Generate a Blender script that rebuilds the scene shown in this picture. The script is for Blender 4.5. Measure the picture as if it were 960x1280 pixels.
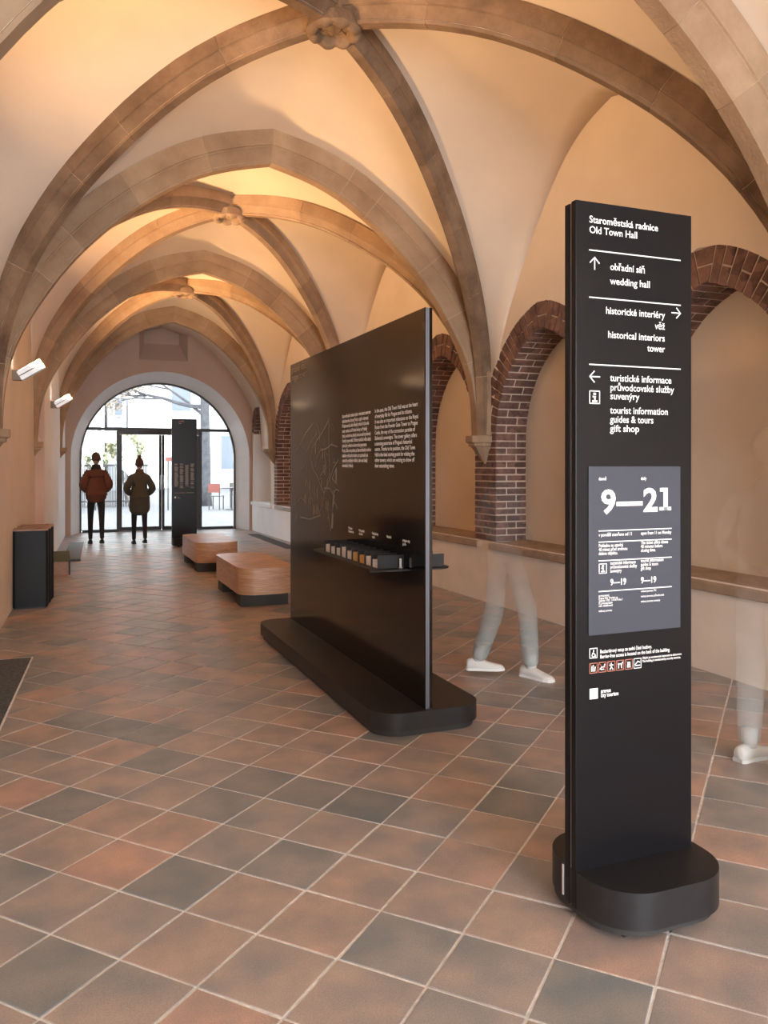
import bpy, bmesh, math, random
from mathutils import Vector, Matrix, noise
random.seed(7)
PI=math.pi
S=bpy.context.scene; COL=S.collection
for o in list(bpy.data.objects): bpy.data.objects.remove(o)

# ---------------------------------------------------------------- camera, sky, exposure
FPX=1012.0; CAMH=1.53; YAW=math.atan((480-78)/FPX)
cd=bpy.data.cameras.new('camera'); cam=bpy.data.objects.new('camera',cd); COL.objects.link(cam)
cam.location=(0,0,CAMH); cam.rotation_euler=(PI/2,0,-YAW)
cd.sensor_fit='VERTICAL'; cd.sensor_height=36; cd.lens=36*FPX/1280; cd.shift_y=-60/1280
cd.clip_start=.05; cd.clip_end=300
S.camera=cam
S.view_settings.view_transform='Standard'; S.view_settings.look='None'
S.view_settings.exposure=0.0; S.view_settings.gamma=1; S.view_settings.use_curve_mapping=False
w=bpy.data.worlds.new('sky'); S.world=w; w.use_nodes=True
bg=w.node_tree.nodes['Background']; bg.inputs[0].default_value=(.90,.95,1,1); bg.inputs[1].default_value=10.0
def area(name,loc,direc,sx,sy,power,col=(1,1,1),portal=False,spread=PI):
    l=bpy.data.lights.new(name,'AREA'); l.shape='RECTANGLE'; l.size=sx; l.size_y=sy; l.energy=power; l.color=col; l.spread=spread
    if portal: l.cycles.is_portal=True
    o=bpy.data.objects.new(name,l); COL.objects.link(o); o.location=loc
    o.rotation_euler=Vector(direc).to_track_quat('-Z','Y').to_euler(); return o
area('door_portal',(2.1,19.6,1.7),(0,-1,0),3.6,3.6,1,portal=True)
area('rear_portal',(1.7,-5.3,1.7),(0,1,0),4.2,3.6,1,portal=True)
area('rear_daylight_fill',(1.75,-5.35,1.8),(0,1,-.05),3.8,3.2,470,(.88,.95,1))  # added fill light, stands in for daylight from behind the camera
# the wall lamps' own light is placed in lamp()
LAMP_C=(1.0,.61,.29)

# ---------------------------------------------------------------- materials
def nodes(m):
    m.use_nodes=True; nt=m.node_tree; return nt,nt.nodes['Principled BSDF']
def mat(name,c,rough=.5,metal=0,vary=0,scale=8,bump=0,bscale=40,emit=None,coat=0,spec=None,c2=None):
    m=bpy.data.materials.new(name); nt,b=nodes(m)
    b.inputs['Base Color'].default_value=(*c,1); b.inputs['Roughness'].default_value=rough; b.inputs['Metallic'].default_value=metal
    if spec is not None: b.inputs['Specular IOR Level'].default_value=spec
    if coat: b.inputs['Coat Weight'].default_value=coat; b.inputs['Coat Roughness'].default_value=.15
    g=None
    if vary or c2 or bump:
        g=nt.nodes.new('ShaderNodeNewGeometry')
    if vary or c2:
        n=nt.nodes.new('ShaderNodeTexNoise'); n.inputs['Scale'].default_value=scale; n.inputs['Detail'].default_value=6
        nt.links.new(g.outputs['Position'],n.inputs['Vector'])
        r=nt.nodes.new('ShaderNodeValToRGB'); r.color_ramp.elements[0].position=.3; r.color_ramp.elements[1].position=.7
        d=c2 if c2 else tuple(x*(1-vary) for x in c)
        r.color_ramp.elements[0].color=(*d,1); r.color_ramp.elements[1].color=(*c,1)
        nt.links.new(n.outputs['Fac'],r.inputs[0]); nt.links.new(r.outputs[0],b.inputs['Base Color'])
    if bump:
        n=nt.nodes.new('ShaderNodeTexNoise'); n.inputs['Scale'].default_value=bscale; n.inputs['Detail'].default_value=5
        nt.links.new(g.outputs['Position'],n.inputs['Vector'])
        k=nt.nodes.new('ShaderNodeBump'); k.inputs['Strength'].default_value=bump; k.inputs['Distance'].default_value=.02
        nt.links.new(n.outputs['Fac'],k.inputs['Height']); nt.links.new(k.outputs[0],b.inputs['Normal'])
    if emit: b.inputs['Emission Color'].default_value=(*emit[:3],1); b.inputs['Emission Strength'].default_value=emit[3]
    return m
MP=mat('plaster',(.80,.67,.55),.85,vary=.10,scale=1.6,bump=.25,bscale=3.5)
MW=mat('pale_plaster',(.80,.70,.62),.85,vary=.12,scale=3,bump=.3,bscale=8)  # paler plaster tone for the lower right wall
MWH=mat('daylit_white_plaster',(.90,.90,.91),.8,vary=.06,scale=3,bump=.15,bscale=9)  # white plaster by the door, its daylight brightness put into the colour
MSA=mat('shaded_salmon_plaster',(.62,.45,.36),.85,vary=.10,scale=2,bump=.2,bscale=6)  # backlit shade of the end wall mixed into this darker salmon
MMOR=mat('mortar',(.66,.52,.43),.9,vary=.2,scale=20,bump=.5,bscale=60)
MJOINT=mat('stone_joint',(.66,.50,.36),.9)
MLEDGE=mat('ledge_stone',(.40,.29,.21),.6,vary=.3,scale=6,bump=.3,bscale=20)
MGROUT=mat('grout',(.86,.86,.87),.75,vary=.3,scale=30,bump=.4,bscale=90)
MBLK=mat('black_lacquer',(.006,.006,.008),.32,spec=.22)
MPANEL=mat('black_gloss_panel',(.004,.0035,.003),.13,spec=.5)
MBASE=mat('dark_powder_coat',(.014,.014,.017),.45,vary=.25,scale=30,bump=.08,bscale=300)
MEDGE=mat('anodised_edge',(.20,.22,.28),.35,metal=.7)
MPRINT=mat('white_print',(.86,.86,.86),.6,emit=(1,1,1,.12))  # print also given a faint emission of its own
MPRINT2=mat('dim_print',(.42,.38,.34),.6)
MMAP=mat('grey_print',(.30,.295,.29),.5)
MRED=mat('red_print',(.50,.18,.13),.6)
MSCR=mat('slate_screen',(.050,.055,.075),.4,emit=(.5,.55,.75,.012),spec=.3)
MBINS=mat('bin_body',(.008,.009,.011),.55,spec=.3)
MCOP=mat('bin_rim_oak',(.35,.18,.10),.45,vary=.3,scale=30)
MFRAME=mat('dark_door_frame',(.035,.030,.028),.4)
MCARPET=mat('green_carpet',(.11,.13,.07),.95,vary=.4,scale=60,bump=.6,bscale=200)
MMAT=mat('grey_entrance_mat',(.14,.15,.15),.9,c2=(.05,.054,.055),scale=45,bump=.9,bscale=120)
MRAMP=mat('grey_rubber_ramp',(.10,.10,.105),.6,vary=.3,scale=14)
MWHI=mat('white_strip',(.8,.8,.8),.5)
MALU=mat('lamp_aluminium',(.75,.76,.78),.35,metal=.3)
MLED=mat('lamp_glow',(.9,.9,.9),.4,emit=(1,.93,.85,5))
MIRON=mat('iron',(.03,.03,.03),.6)
# oak with grain
def wood():
    m=bpy.data.materials.new('oak_veneer'); nt,b=nodes(m)
    tc=nt.nodes.new('ShaderNodeTexCoord'); mp=nt.nodes.new('ShaderNodeMapping'); mp.inputs['Scale'].default_value=(1.0,1.0,14)
    n=nt.nodes.new('ShaderNodeTexNoise'); n.inputs['Scale'].default_value=5; n.inputs['Detail'].default_value=8; n.inputs['Distortion'].default_value=.6
    r=nt.nodes.new('ShaderNodeValToRGB'); r.color_ramp.elements[0].color=(.40,.225,.135,1); r.color_ramp.elements[1].color=(.64,.41,.27,1)
    r.color_ramp.elements[0].position=.3; r.color_ramp.elements[1].position=.72
    nt.links.new(tc.outputs['Object'],mp.inputs[0]); nt.links.new(mp.outputs[0],n.inputs['Vector']); nt.links.new(n.outputs['Fac'],r.inputs[0]); nt.links.new(r.outputs[0],b.inputs['Base Color'])
    b.inputs['Roughness'].default_value=.38; b.inputs['Coat Weight'].default_value=.2; b.inputs['Coat Roughness'].default_value=.25; return m
MOAK=wood()
def stone(name,ca,cb):   # sandstone: warm patches and pores
    m=bpy.data.materials.new(name); nt,b=nodes(m); g=nt.nodes.new('ShaderNodeNewGeometry'); L=nt.links.new
    n=nt.nodes.new('ShaderNodeTexNoise'); n.inputs['Scale'].default_value=2.2; n.inputs['Detail'].default_value=9; n.inputs['Roughness'].default_value=.65; L(g.outputs['Position'],n.inputs['Vector'])
    r=nt.nodes.new('ShaderNodeValToRGB'); r.color_ramp.elements[0].color=(*ca,1); r.color_ramp.elements[1].color=(*cb,1); r.color_ramp.elements[0].position=.32; r.color_ramp.elements[1].position=.68
    L(n.outputs['Fac'],r.inputs[0])
    oi=nt.nodes.new('ShaderNodeObjectInfo'); mr=nt.nodes.new('ShaderNodeMapRange'); mr.inputs['To Min'].default_value=.84; mr.inputs['To Max'].default_value=1.12; L(oi.outputs['Random'],mr.inputs['Value'])
    mx=nt.nodes.new('ShaderNodeVectorMath'); mx.operation='SCALE'; L(r.outputs[0],mx.inputs[0]); L(mr.outputs[0],mx.inputs['Scale']); L(mx.outputs[0],b.inputs['Base Color'])
    n2=nt.nodes.new('ShaderNodeTexNoise'); n2.inputs['Scale'].default_value=38; n2.inputs['Detail'].default_value=6; L(g.outputs['Position'],n2.inputs['Vector'])
    k=nt.nodes.new('ShaderNodeBump'); k.inputs['Strength'].default_value=.45; k.inputs['Distance'].default_value=.012; L(n2.outputs['Fac'],k.inputs['Height']); L(k.outputs[0],b.inputs['Normal'])
    b.inputs['Roughness'].default_value=.85; return m
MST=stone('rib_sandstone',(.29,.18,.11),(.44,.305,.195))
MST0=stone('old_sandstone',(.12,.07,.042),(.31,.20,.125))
def brickmat():
    m=bpy.data.materials.new('brick_clay'); nt,b=nodes(m); g=nt.nodes.new('ShaderNodeNewGeometry'); L=nt.links.new
    v=nt.nodes.new('ShaderNodeTexVoronoi'); v.inputs['Scale'].default_value=9; L(g.outputs['Position'],v.inputs['Vector'])
    n=nt.nodes.new('ShaderNodeTexNoise'); n.inputs['Scale'].default_value=30; n.inputs['Detail'].default_value=5; L(g.outputs['Position'],n.inputs['Vector'])
    sp=nt.nodes.new('ShaderNodeSeparateColor'); L(v.outputs['Color'],sp.inputs[0])
    ad=nt.nodes.new('ShaderNodeMath'); ad.operation='MULTIPLY_ADD'; ad.inputs[1].default_value=.55; L(n.outputs['Fac'],ad.inputs[0]); 
    mu=nt.nodes.new('ShaderNodeMath'); mu.operation='MULTIPLY'; mu.inputs[1].default_value=.45; L(sp.outputs[0],mu.inputs[0]); L(mu.outputs[0],ad.inputs[2])
    r=nt.nodes.new('ShaderNodeValToRGB'); e=r.color_ramp.elements; e[0].position=.2; e[0].color=(.075,.042,.036,1); e[1].position=.75; e[1].color=(.24,.125,.095,1)
    L(ad.outputs[0],r.inputs[0]); L(r.outputs[0],b.inputs['Base Color'])
    k=nt.nodes.new('ShaderNodeBump'); k.inputs['Strength'].default_value=.6; k.inputs['Distance'].default_value=.01; L(n.outputs['Fac'],k.inputs['Height']); L(k.outputs[0],b.inputs['Normal'])
    b.inputs['Roughness'].default_value=.8; return m
MBR=brickmat()
TA=math.radians(48.06)          # tile grid direction, clockwise from +Y
TO=(0.165,2.626); TP=.3005
def tilemat():
    m=bpy.data.materials.new('terracotta_tile'); nt,b=nodes(m); L=nt.links.new
    g=nt.nodes.new('ShaderNodeNewGeometry')
    sb=nt.nodes.new('ShaderNodeVectorMath'); sb.operation='SUBTRACT'; sb.inputs[1].default_value=(TO[0],TO[1],0); L(g.outputs['Position'],sb.inputs[0])
    dv=nt.nodes.new('ShaderNodeCombineXYZ')
    for q,ax in enumerate(((math.sin(TA),math.cos(TA),0),(math.cos(TA),-math.sin(TA),0))):
        dt=nt.nodes.new('ShaderNodeVectorMath'); dt.operation='DOT_PRODUCT'; dt.inputs[1].default_value=tuple(v/TP for v in ax); L(sb.outputs[0],dt.inputs[0]); L(dt.outputs['Value'],dv.inputs[q])
    fl=nt.nodes.new('ShaderNodeVectorMath'); fl.operation='FLOOR'; L(dv.outputs[0],fl.inputs[0])
    mu=nt.nodes.new('ShaderNodeVectorMath'); mu.operation='MULTIPLY'; mu.inputs[1].default_value=(1,1,0); L(fl.outputs[0],mu.inputs[0])
    wn=nt.nodes.new('ShaderNodeTexWhiteNoise'); wn.noise_dimensions='3D'; L(mu.outputs[0],wn.inputs['Vector'])
    r=nt.nodes.new('ShaderNodeValToRGB'); cr=r.color_ramp
    cols=[(0,(0.211,0.206,0.207)),(.13,(0.257,0.244,0.238)),(.28,(0.297,0.256,0.238)),(.5,(0.330,0.269,0.244)),(.72,(0.363,0.269,0.232)),(.9,(0.416,0.269,0.220)),(1,(0.343,0.294,0.262))]
    cols=[(p,(a*1.04+.012,b*1.10+.012,c*1.15+.012)) for p,(a,b,c) in cols]; cr.elements[0].position=0; cr.elements[0].color=(*cols[0][1],1); cr.elements[1].position=1; cr.elements[1].color=(*cols[-1][1],1)
    for p,c in cols[1:-1]: e=cr.elements.new(p); e.color=(*c,1)
    L(wn.outputs['Value'],r.inputs[0])
    # soft blotches within a tile (fired clay), shifted per tile
    ad=nt.nodes.new('ShaderNodeVectorMath'); ad.operation='ADD'; L(g.outputs['Position'],ad.inputs[0])
    sc=nt.nodes.new('ShaderNodeVectorMath'); sc.operation='SCALE'; sc.inputs['Scale'].default_value=7; L(wn.outputs['Color'],sc.inputs[0]); L(sc.outputs[0],ad.inputs[1])
    n=nt.nodes.new('ShaderNodeTexNoise'); n.inputs['Scale'].default_value=4.5; n.inputs['Detail'].default_value=4; L(ad.outputs[0],n.inputs['Vector'])
    r2=nt.nodes.new('ShaderNodeValToRGB'); r2.color_ramp.elements[0].color=(.70,.78,.84,1); r2.color_ramp.elements[1].color=(1.17,1.07,1.0,1); r2.color_ramp.elements[0].position=.34; r2.color_ramp.elements[1].position=.68; L(n.outputs['Fac'],r2.inputs[0])
    m1=nt.nodes.new('ShaderNodeVectorMath'); m1.operation='MULTIPLY'; L(r.outputs[0],m1.inputs[0]); L(r2.outputs[0],m1.inputs[1])
    n3=nt.nodes.new('ShaderNodeTexNoise'); n3.inputs['Scale'].default_value=230; n3.inputs['Detail'].default_value=5; n3.inputs['Roughness'].default_value=.75; L(g.outputs['Position'],n3.inputs['Vector'])
    r3=nt.nodes.new('ShaderNodeValToRGB'); r3.color_ramp.elements[0].color=(.66,.66,.68,1); r3.color_ramp.elements[1].color=(1.12,1.12,1.1,1); r3.color_ramp.elements[0].position=.3; r3.color_ramp.elements[1].position=.55; L(n3.outputs['Fac'],r3.inputs[0])
    m2=nt.nodes.new('ShaderNodeVectorMath'); m2.operation='MULTIPLY'; L(m1.outputs[0],m2.inputs[0]); L(r3.outputs[0],m2.inputs[1]); L(m2.outputs[0],b.inputs['Base Color'])
    n4=nt.nodes.new('ShaderNodeTexNoise'); n4.inputs['Scale'].default_value=9; n4.inputs['Detail'].default_value=7; n4.inputs['Roughness'].default_value=.6; L(g.outputs['Position'],n4.inputs['Vector'])
    k=nt.nodes.new('ShaderNodeBump'); k.inputs['Strength'].default_value=.35; k.inputs['Distance'].default_value=.006; L(n4.outputs['Fac'],k.inputs['Height']); L(k.outputs[0],b.inputs['Normal'])
    mr=nt.nodes.new('ShaderNodeMapRange'); mr.inputs['To Min'].default_value=.28; mr.inputs['To Max'].default_value=.50; L(n4.outputs['Fac'],mr.inputs['Value']); L(mr.outputs[0],b.inputs['Roughness'])
    b.inputs['Specular IOR Level'].default_value=.42
    return m
MTILE=tilemat()
def glassmat():
    m=bpy.data.materials.new('door_glass'); m.use_nodes=True; nt=m.node_tree; nt.nodes.clear(); L=nt.links.new
    o=nt.nodes.new('ShaderNodeOutputMaterial'); t=nt.nodes.new('ShaderNodeBsdfTransparent'); t.inputs[0].default_value=(.95,.97,.97,1)
    gl=nt.nodes.new('ShaderNodeBsdfGlossy'); gl.inputs['Roughness'].default_value=.02
    f=nt.nodes.new('ShaderNodeFresnel'); f.inputs[0].default_value=1.45; mx=nt.nodes.new('ShaderNodeMixShader')
    L(f.outputs[0],mx.inputs[0]); L(t.outputs[0],mx.inputs[1]); L(gl.outputs[0],mx.inputs[2]); L(mx.outputs[0],o.inputs[0]); return m
MGL=glassmat()
def faded(name,c,stops):     # cloth and leather of the walkers caught only faintly: opacity depends on height above the floor
    m=bpy.data.materials.new(name); nt,b=nodes(m); L=nt.links.new
    b.inputs['Base Color'].default_value=(*c,1); b.inputs['Roughness'].default_value=.9
    g=nt.nodes.new('ShaderNodeNewGeometry'); s=nt.nodes.new('ShaderNodeSeparateXYZ'); L(g.outputs['Position'],s.inputs[0])
    mr=nt.nodes.new('ShaderNodeMapRange'); mr.inputs['From Max'].default_value=2; L(s.outputs['Z'],mr.inputs['Value'])
    r=nt.nodes.new('ShaderNodeValToRGB'); cr=r.color_ramp
    for i,(z,a) in enumerate(stops):
        e=cr.elements[i] if i<2 else cr.elements.new(z/2)
        e.position=z/2; e.color=(a,a,a,1)
    L(mr.outputs[0],r.inputs[0]); L(r.outputs[0],b.inputs['Alpha']); return m

# ---------------------------------------------------------------- object helpers
def root_of(o):
    while o.parent: o=o.parent
    return o
def link(name,me,m=None,parent=None,kind=None,smooth=False):
    if m:
        for x in (m if isinstance(m,(list,tuple)) else [m]): me.materials.append(x)
    o=bpy.data.objects.new(name,me); COL.objects.link(o)
    if smooth:
        for p in me.polygons: p.use_smooth=True
    if parent:
        o.parent=parent; l=root_of(parent).location
        if l.length>0 and not me.get('_shifted'): me.transform(Matrix.Translation(-l)); me['_shifted']=1
    if kind: o['kind']=kind
    return o
def obj(name,bm,m=None,parent=None,kind=None,smooth=False,sharp=None):
    me=bpy.data.meshes.new(name)
    bmesh.ops.recalc_face_normals(bm,faces=bm.faces[:])
    if sharp:
        for e in bm.edges:
            if len(e.link_faces)==2 and e.calc_face_angle(0)>sharp: e.smooth=False
    bm.to_mesh(me); bm.free()
    return link(name,me,m,parent,kind,smooth or bool(sharp))
def thing(name,label,cat,loc=(0,0,0),group=None):
    o=bpy.data.objects.new(name,None); COL.objects.link(o); o.location=loc; o['label']=label; o['category']=cat
    if group: o['group']=group
    o.empty_display_size=.1
    return o
def tag(o,label,cat,group=None):
    o['label']=label; o['category']=cat
    if group: o['group']=group
    return o
def copy_tree(o,parent=None):
    c=o.copy(); COL.objects.link(c); c.parent=parent
    for ch in [x for x in bpy.data.objects if x.parent==o]: copy_tree(ch,c)
    return c
def B(): return bmesh.new()
def box(bm,x0,x1,y0,y1,z0,z1,bev=0,mi=0):
    v=[bm.verts.new(p) for p in ((x0,y0,z0),(x1,y0,z0),(x1,y1,z0),(x0,y1,z0),(x0,y0,z1),(x1,y0,z1),(x1,y1,z1),(x0,y1,z1))]
    fs=[bm.faces.new([v[i] for i in f]) for f in ((0,3,2,1),(4,5,6,7),(0,1,5,4),(1,2,6,5),(2,3,7,6),(3,0,4,7))]
    for f in fs: f.material_index=mi
    if bev: bmesh.ops.bevel(bm,geom=list({e for f in fs for e in f.edges}),offset=bev,segments=2,affect='EDGES',profile=.6)
    return bm
def prism(bm,pts,z0,z1,mi=0,bev=0):
    a=[bm.verts.new((x,y,z0)) for x,y in pts]; b=[bm.verts.new((x,y,z1)) for x,y in pts]; n=len(pts)
    fs=[bm.faces.new(a[::-1]),bm.faces.new(b)]
    for i in range(n): fs.append(bm.faces.new((a[i],a[(i+1)%n],b[(i+1)%n],b[i])))
    for f in fs: f.material_index=mi
    if bev: bmesh.ops.bevel(bm,geom=list(fs[0].edges)+list(fs[1].edges),offset=bev,segments=2,affect='EDGES',profile=.6)
    return bm
def rr(x0,x1,y0,y1,r,n=10,corners=(1,1,1,1)):
    P=[]
    for k,(cx,cy,a) in enumerate(((x1-r,y1-r,0),(x0+r,y1-r,90),(x0+r,y0+r,180),(x1-r,y0+r,270))):
        if corners[k]:
            for i in range(n+1):
                t=math.radians(a+90*i/n); P.append((cx+r*math.cos(t),cy+r*math.sin(t)))
        else: P.append(((x1,y1),(x0,y1),(x0,y0),(x1,y0))[k])
    return P
def tube(bm,pts,rad,seg=8,cap=True,mi=0):
    rings=[]; n=len(pts); pts=[Vector(p) for p in pts]
    for i,p in enumerate(pts):
        t=(pts[min(i+1,n-1)]-pts[max(i-1,0)]).normalized()
        a=t.orthogonal().normalized() if i==0 else (a-t*a.dot(t)).normalized()
        b=t.cross(a); r=rad[i] if isinstance(rad,(list,tuple)) else rad
        rings.append([bm.verts.new(p+(a*math.cos(2*PI*k/seg)+b*math.sin(2*PI*k/seg))*r) for k in range(seg)])
    for i in range(n-1):
        for k in range(seg):
            f=bm.faces.new((rings[i][k],rings[i][(k+1)%seg],rings[i+1][(k+1)%seg],rings[i+1][k])); f.material_index=mi
    if cap: bm.faces.new(rings[0][::-1]); bm.faces.new(rings[-1])
    return bm
def pj(p):
    f=(math.sin(YAW),math.cos(YAW)); r=(math.cos(YAW),-math.sin(YAW)); z=p[0]*f[0]+p[1]*f[1]
    if z<.3: return None
    return 480+FPX*(p[0]*r[0]+p[1]*r[1])/z, 580-FPX*(p[2]-CAMH)/z, z
def rank(p):      # how large a small piece at p shows; pieces out of view rank last
    q=pj(p)
    if not q or not(-12<q[0]<972 and -12<q[1]<1292): return 1e6
    if 714<q[0]<864 and q[1]<1090 and q[2]>2.6: return 5e5
    if 368<q[0]<538 and q[2]>5 and q[1]>384+.425*(540-q[0]): return 5e5
    return q[2]
def lerp(a,b,t): return a+(b-a)*t
def interp(T,x):
    if x<=T[0][0]: return T[0][1]
    for (a,b),(c,d) in zip(T,T[1:]):
        if x<=c: return b+(d-b)*(x-a)/(c-a)
    return T[-1][1]

# ---------------------------------------------------------------- walls' plan
XR=[(-5.2,4.48),(3.6,4.43),(6,4.41),(7.95,4.37),(12.3,4.24),(16.6,4.12),(18.6,4.065)]
XL=[(-5.2,-1.0),(3.6,-.75),(7.95,-.55),(12.35,-.36)]
XL2=[(12.35,-.235),(18.65,.06)]
xr=lambda y: interp(XR,y)
def xl(y): return interp(XL,y) if y<12.35 else interp(XL2,y)
TY=[-5.1,-.75,3.6,7.95,12.3,16.6]       # transverse arches
TZ=[4.55,4.55,4.55,4.52,4.40,4.36]      # their inner crowns
KZ=[4.80,4.80,4.79,4.63,4.52]           # keystones
YEND=18.55; Z0=1.84

# floor
bm=B(); box(bm,-1.6,5.3,-5.4,19.7,-.12,-.0028); floor=obj('floor',bm,MGROUT,kind='structure')
ca,sa=math.cos(TA),math.sin(TA); A_=(sa,ca); B_=(ca,-sa)
def tile_bm(bm,c,tilt=True,h=.0):
    h=TP/2-.0046; rnd=random.Random(hash((round(c[0],2),round(c[1],2))))
    dz=[rnd.uniform(-.0010,.0010) for _ in range(4)]; z0=rnd.uniform(-.0006,.0006)
    top=[];mid=[];bot=[]
    for k,(s,t) in enumerate(((-1,-1),(1,-1),(1,1),(-1,1))):
        j=rnd.uniform(-.0016,.0016)
        def P(q,z): return (c[0]+(A_[0]*s+B_[0]*t)*(q+j), c[1]+(A_[1]*s+B_[1]*t)*(q+j), z)
        bot.append(bm.verts.new(P(h,-.008))); mid.append(bm.verts.new(P(h,-.0012+z0+dz[k]))); top.append(bm.verts.new(P(h-.0018,z0+dz[k])))
    for k in range(4):
        n=(k+1)%4; bm.faces.new((bot[k],mid[k],mid[n],bot[n])); bm.faces.new((mid[k],top[k],top[n],mid[n]))
    bm.faces.new((top[0],top[3],top[2],top[1]))
MATX=[(-.95,-.47,5.0),( -.95,-.225,6.98)]
def in_room(x,y,m=0):
    if y<-4.9 or y>19.15: return False
    return xl(min(y,18.6))-m<x<xr(min(y,18.6))+m
def covered(x,y): # entrance mat recess, floor grille
    if 4.3<y<6.7 and x< -.70+(y-3.0)*.0620: return True
    return False
tiles=[]
for i in range(-60,70):
    for j in range(-60,70):
        x=TO[0]+(i+.5)*TP*A_[0]+(j+.5)*TP*B_[0]; y=TO[1]+(i+.5)*TP*A_[1]+(j+.5)*TP*B_[1]
        if in_room(x,y,.18) and not covered(x,y): tiles.append((x,y))
tiles.sort(key=lambda p: rank((p[0],p[1],0)))
for p in tiles[:295]:
    bm=B(); tile_bm(bm,p); obj('tile',bm,MTILE,floor)
bm=B()
for p in tiles[295:]: tile_bm(bm,p)
obj('tile_field',bm,MTILE,floor,kind='stuff')

# ---------------------------------------------------------------- vault curves
def smooth_curve(T,n=28,it=3):
    # resample a measured table (u,z) at even arc length and relax it
    P=[T[0]]; 
    for a,b in zip(T,T[1:]):
        for k in range(1,9): P.append((lerp(a[0],b[0],k/8),lerp(a[1],b[1],k/8)))
    for _ in range(14):
        P=[P[0]]+[((P[i-1][0]+2*P[i][0]+P[i+1][0])/4,(P[i-1][1]+2*P[i][1]+P[i+1][1])/4) for i in range(1,len(P)-1)]+[P[-1]]
    L=[0]
    for a,b in zip(P,P[1:]): L.append(L[-1]+math.hypot((b[0]-a[0])*2.6,b[1]-a[1]))
    out=[]
    for k in range(n+1):
        s=L[-1]*k/n; i=max(0,min(len(L)-2,next((q for q in range(len(L)-1) if L[q+1]>=s),len(L)-2)))
        t=(s-L[i])/(L[i+1]-L[i]); out.append((lerp(P[i][0],P[i+1][0],t),lerp(P[i][1],P[i+1][1],t)))
    return out
N=28
TT=smooth_curve([(.055,1.84),(.062,2.2),(.085,2.5),(.125,2.75),(.185,3.02),(.265,3.33),(.37,3.64),(.50,3.94),(.68,4.26),(.83,4.42),(1,4.52)],N)
RT=smooth_curve([(.045,1.84),(.048,2.2),(.058,2.5),(.085,2.8),(.125,3.08),(.2,3.45),(.31,3.82),(.4,4.05),(.52,4.32),(.66,4.56),(.8,4.70),(.93,4.77),(1,4.79)],N)
WT=smooth_curve([(.03,1.84),(.06,2.1),(.10,2.4),(.155,2.8),(.245,3.2),(.375,3.62),(.52,4.05),(.68,4.42),(.84,4.62),(1,4.70)],N)
def curve(p,q,T,zc,zt):
    k=(zc-Z0)/(zt-Z0)
    return [Vector((lerp(p[0],q[0],u),lerp(p[1],q[1],u),Z0+(z-Z0)*k)) for u,z in T]
def frame(C):
    n=len(C); out=[]
    h=Vector((C[-1].x-C[0].x,C[-1].y-C[0].y,0)).normalized(); side=Vector((-h.y,h.x,0))
    for i in range(n):
        t=(C[min(i+1,n-1)]-C[max(i-1,0)]).normalized(); nrm=side.cross(t)
        if nrm.dot(-h)<0 and nrm.z<0: nrm=-nrm
        if i>3 and nrm.z<0: nrm=-nrm
        out.append((side,nrm))
    out[-1]=(side,Vector((0,0,1)))
    return out
def offs(C,d):
    F=frame(C); P=[c+F[i][1]*d for i,c in enumerate(C)]; P[-1]=C[-1]+Vector((0,0,d*1.01)); P[-2]=P[-2].lerp((P[-1]+P[-3])/2,.4); return P
corner=lambda s,i: (xl(TY[i])-.09 if s<0 else xr(TY[i]), TY[i])
def tapex(i): return ((xl(TY[i])+xr(TY[i]))/2+.02, TY[i])
def kapex(i): return ((xl(TY[i])+xr(TY[i]))/2/2+(xl(TY[i+1])+xr(TY[i+1]))/4+.015,(TY[i]+TY[i+1])/2)
# ceiling: webs of all bays plus the short barrel at the end
bm=B()
def ruled(Ca,Cb,m=10,bulge=.05):
    G=[]
    for i,(a,b) in enumerate(zip(Ca,Cb)):
        row=[]
        for j in range(m+1):
            t=j/m; p=a.lerp(b,t); p.z+=bulge*4*t*(1-t)*min(1,i/len(Ca)*1.2)
            row.append(bm.verts.new(p))
        G.append(row)
    for i in range(len(G)-1):
        for j in range(m):
            f=bm.faces.new((G[i][j],G[i+1][j],G[i+1][j+1],G[i][j+1])); f.smooth=True
TH=.285; RH=.215
for b in range(5):
    K=kapex(b)
    for s in (-1,1):
        for e in (0,1):
            i=b+e; c=corner(s,i)
            rib=offs(curve(c,K,RT,KZ[b],4.79),RH)
            ta=offs(curve(c,tapex(i),TT,TZ[i],4.52),TH)
            ruled(rib,ta)
            ym=(TY[b]+TY[b+1])/2
            xw=(lambda y:(xl(y) if s<0 else xr(y)))
            wa=[Vector(((xw(lerp(c[1],ym,u))),lerp(c[1],ym,u),Z0+(z-Z0)*(KZ[b]-.09-Z0)/(4.70-Z0))) for u,z in WT]
            ruled(rib,wa,bulge=.03)
for s in (-1,1):
    a=offs(curve(corner(s,5),tapex(5),TT,TZ[5],4.52),TH)
    b_=[p+Vector(((xl(YEND)-xl(16.6))*.8 if s<0 else (xr(YEND)-xr(16.6)),YEND+.3-16.6,-.03)) for p in a]
    ruled(a,b_,bulge=0)
bmesh.ops.remove_doubles(bm,verts=bm.verts[:],dist=.002)
ceiling=obj('ceiling',bm,MP,kind='structure',smooth=True)
mod=ceiling.modifiers.new('thick','SOLIDIFY'); mod.thickness=.12; mod.offset=1

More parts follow.
